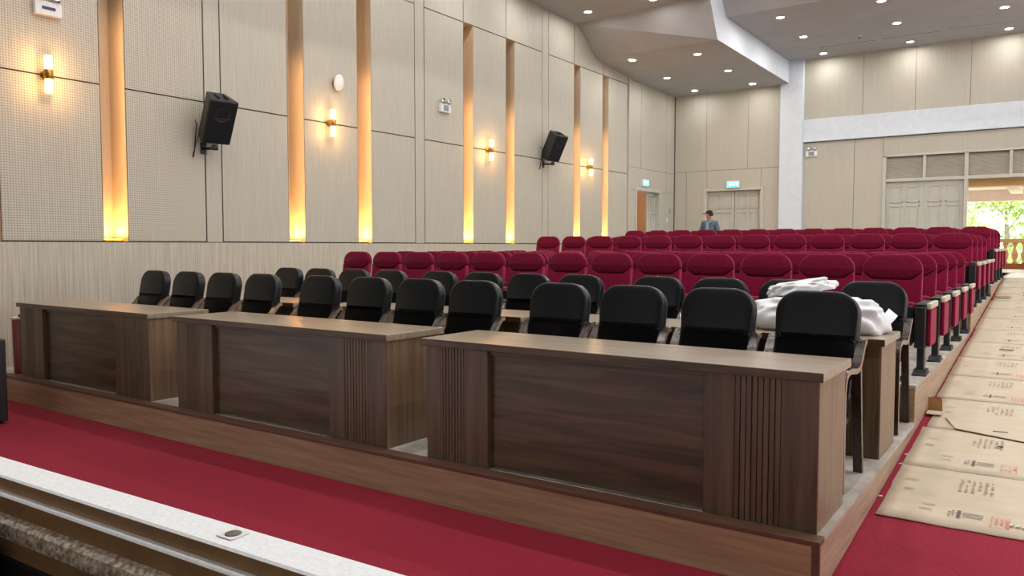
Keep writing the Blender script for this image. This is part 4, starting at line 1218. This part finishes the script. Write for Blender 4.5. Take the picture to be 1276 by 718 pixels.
def tree(loc, h, cr, n, mat, label, seed):
    rnd = random.Random(seed)
    t = thing('garden_tree', label, 'tree', loc, 0, 'trees beyond the terrace')
    m = MB(); m.tube([(0, 0, 0), (0.1, 0.3, h * 0.3), (-0.05, 0.5, h * 0.55)], [0.16, 0.11, 0.05], 10)
    for k in range(5):
        a = k * 1.3; m.tube([(0, 0, h * (0.35 + 0.05 * k)), (math.cos(a) * cr * 0.35, math.sin(a) * cr * 0.35, h * 0.6), (math.cos(a) * cr * 0.7, math.sin(a) * cr * 0.7, h * 0.75)], [0.04, 0.025, 0.01], 7)
    m.build('trunk', 'bark', t)
    bm = bmesh.new()
    cl = [(Vector((rnd.uniform(-1, 1) * cr * 0.8, rnd.uniform(-1, 1) * cr * 0.6, h * rnd.uniform(0.18, 0.95))), rnd.uniform(0.4, 0.9) * cr * 0.4) for _ in range(60)]
    for k in range(n):
        c, r = rnd.choice(cl)
        d = Vector((rnd.gauss(0, 1), rnd.gauss(0, 1), rnd.gauss(0, 1))).normalized() * r * rnd.uniform(0.5, 1.0)
        p = c + d
        s = rnd.uniform(0.09, 0.18)
        q = Euler((rnd.uniform(-1, 1), rnd.uniform(-1, 1), rnd.uniform(0, 6.3))).to_matrix()
        vs = [bm.verts.new(p + q @ Vector(v) * s) for v in ((-1, 0, 0), (0, -0.45, 0.1), (1, 0, 0), (0, 0.45, 0.1))]
        bm.faces.new(vs)
    me = bpy.data.meshes.new('foliage'); bm.to_mesh(me); bm.free(); me.materials.append(M[mat])
    o = bpy.data.objects.new('foliage', me); C.objects.link(o); o.parent = t
tree((-1.7, 38, -0.5), 7.5, 3.4, 9000, 'leaf', 'bright green tree seen straight through the open bay', 5)
tree((-6.0, 48, -0.5), 8.0, 3.4, 7000, 'leaf_pale', 'pale yellowish tree at the door post side of the opening', 9)
tree((2.6, 48, -0.5), 8.0, 3.8, 7000, 'leaf_pale', 'pale tree toward the outer edge of the opening', 13)

# ------------------------------------------------------------------ light, sky, camera
w = bpy.data.worlds.new('sky'); bpy.context.scene.world = w; w.use_nodes = True
bg = w.node_tree.nodes['Background']
sky = w.node_tree.nodes.new('ShaderNodeTexSky'); sky.sky_type = 'HOSEK_WILKIE'
sky.turbidity = 8; sky.ground_albedo = 0.4; sky.sun_direction = (0.4, 0.5, 0.75)
mix = w.node_tree.nodes.new('ShaderNodeMix'); mix.data_type = 'RGBA'
mix.inputs['Factor'].default_value = 0.8
mix.inputs['B'].default_value = (1, 1, 1, 1)
w.node_tree.links.new(sky.outputs['Color'], mix.inputs['A'])
w.node_tree.links.new(mix.outputs['Result'], bg.inputs['Color'])
bg.inputs['Strength'].default_value = 5.5

cam = bpy.data.cameras.new('camera')
co = bpy.data.objects.new('camera', cam); C.objects.link(co)
cam.sensor_fit = 'HORIZONTAL'; cam.sensor_width = 36.0
cam.lens = 976.0 * 36.0 / 1276.0
cam.clip_start = 0.05; cam.clip_end = 300
co.location = (0, 0, 1.64)
co.rotation_euler = (math.radians(90 - 3.05), 0, math.radians(34.68))
S = bpy.context.scene
S.camera = co
S.view_settings.view_transform = 'Standard'
S.view_settings.look = 'None'
S.view_settings.gamma = 1.0
S.view_settings.exposure = 0.0
S.view_settings.use_curve_mapping = False
S.cycles.use_denoising = True
S.cycles.max_bounces = 8
S.cycles.diffuse_bounces = 5
S.cycles.sample_clamp_indirect = 6.0
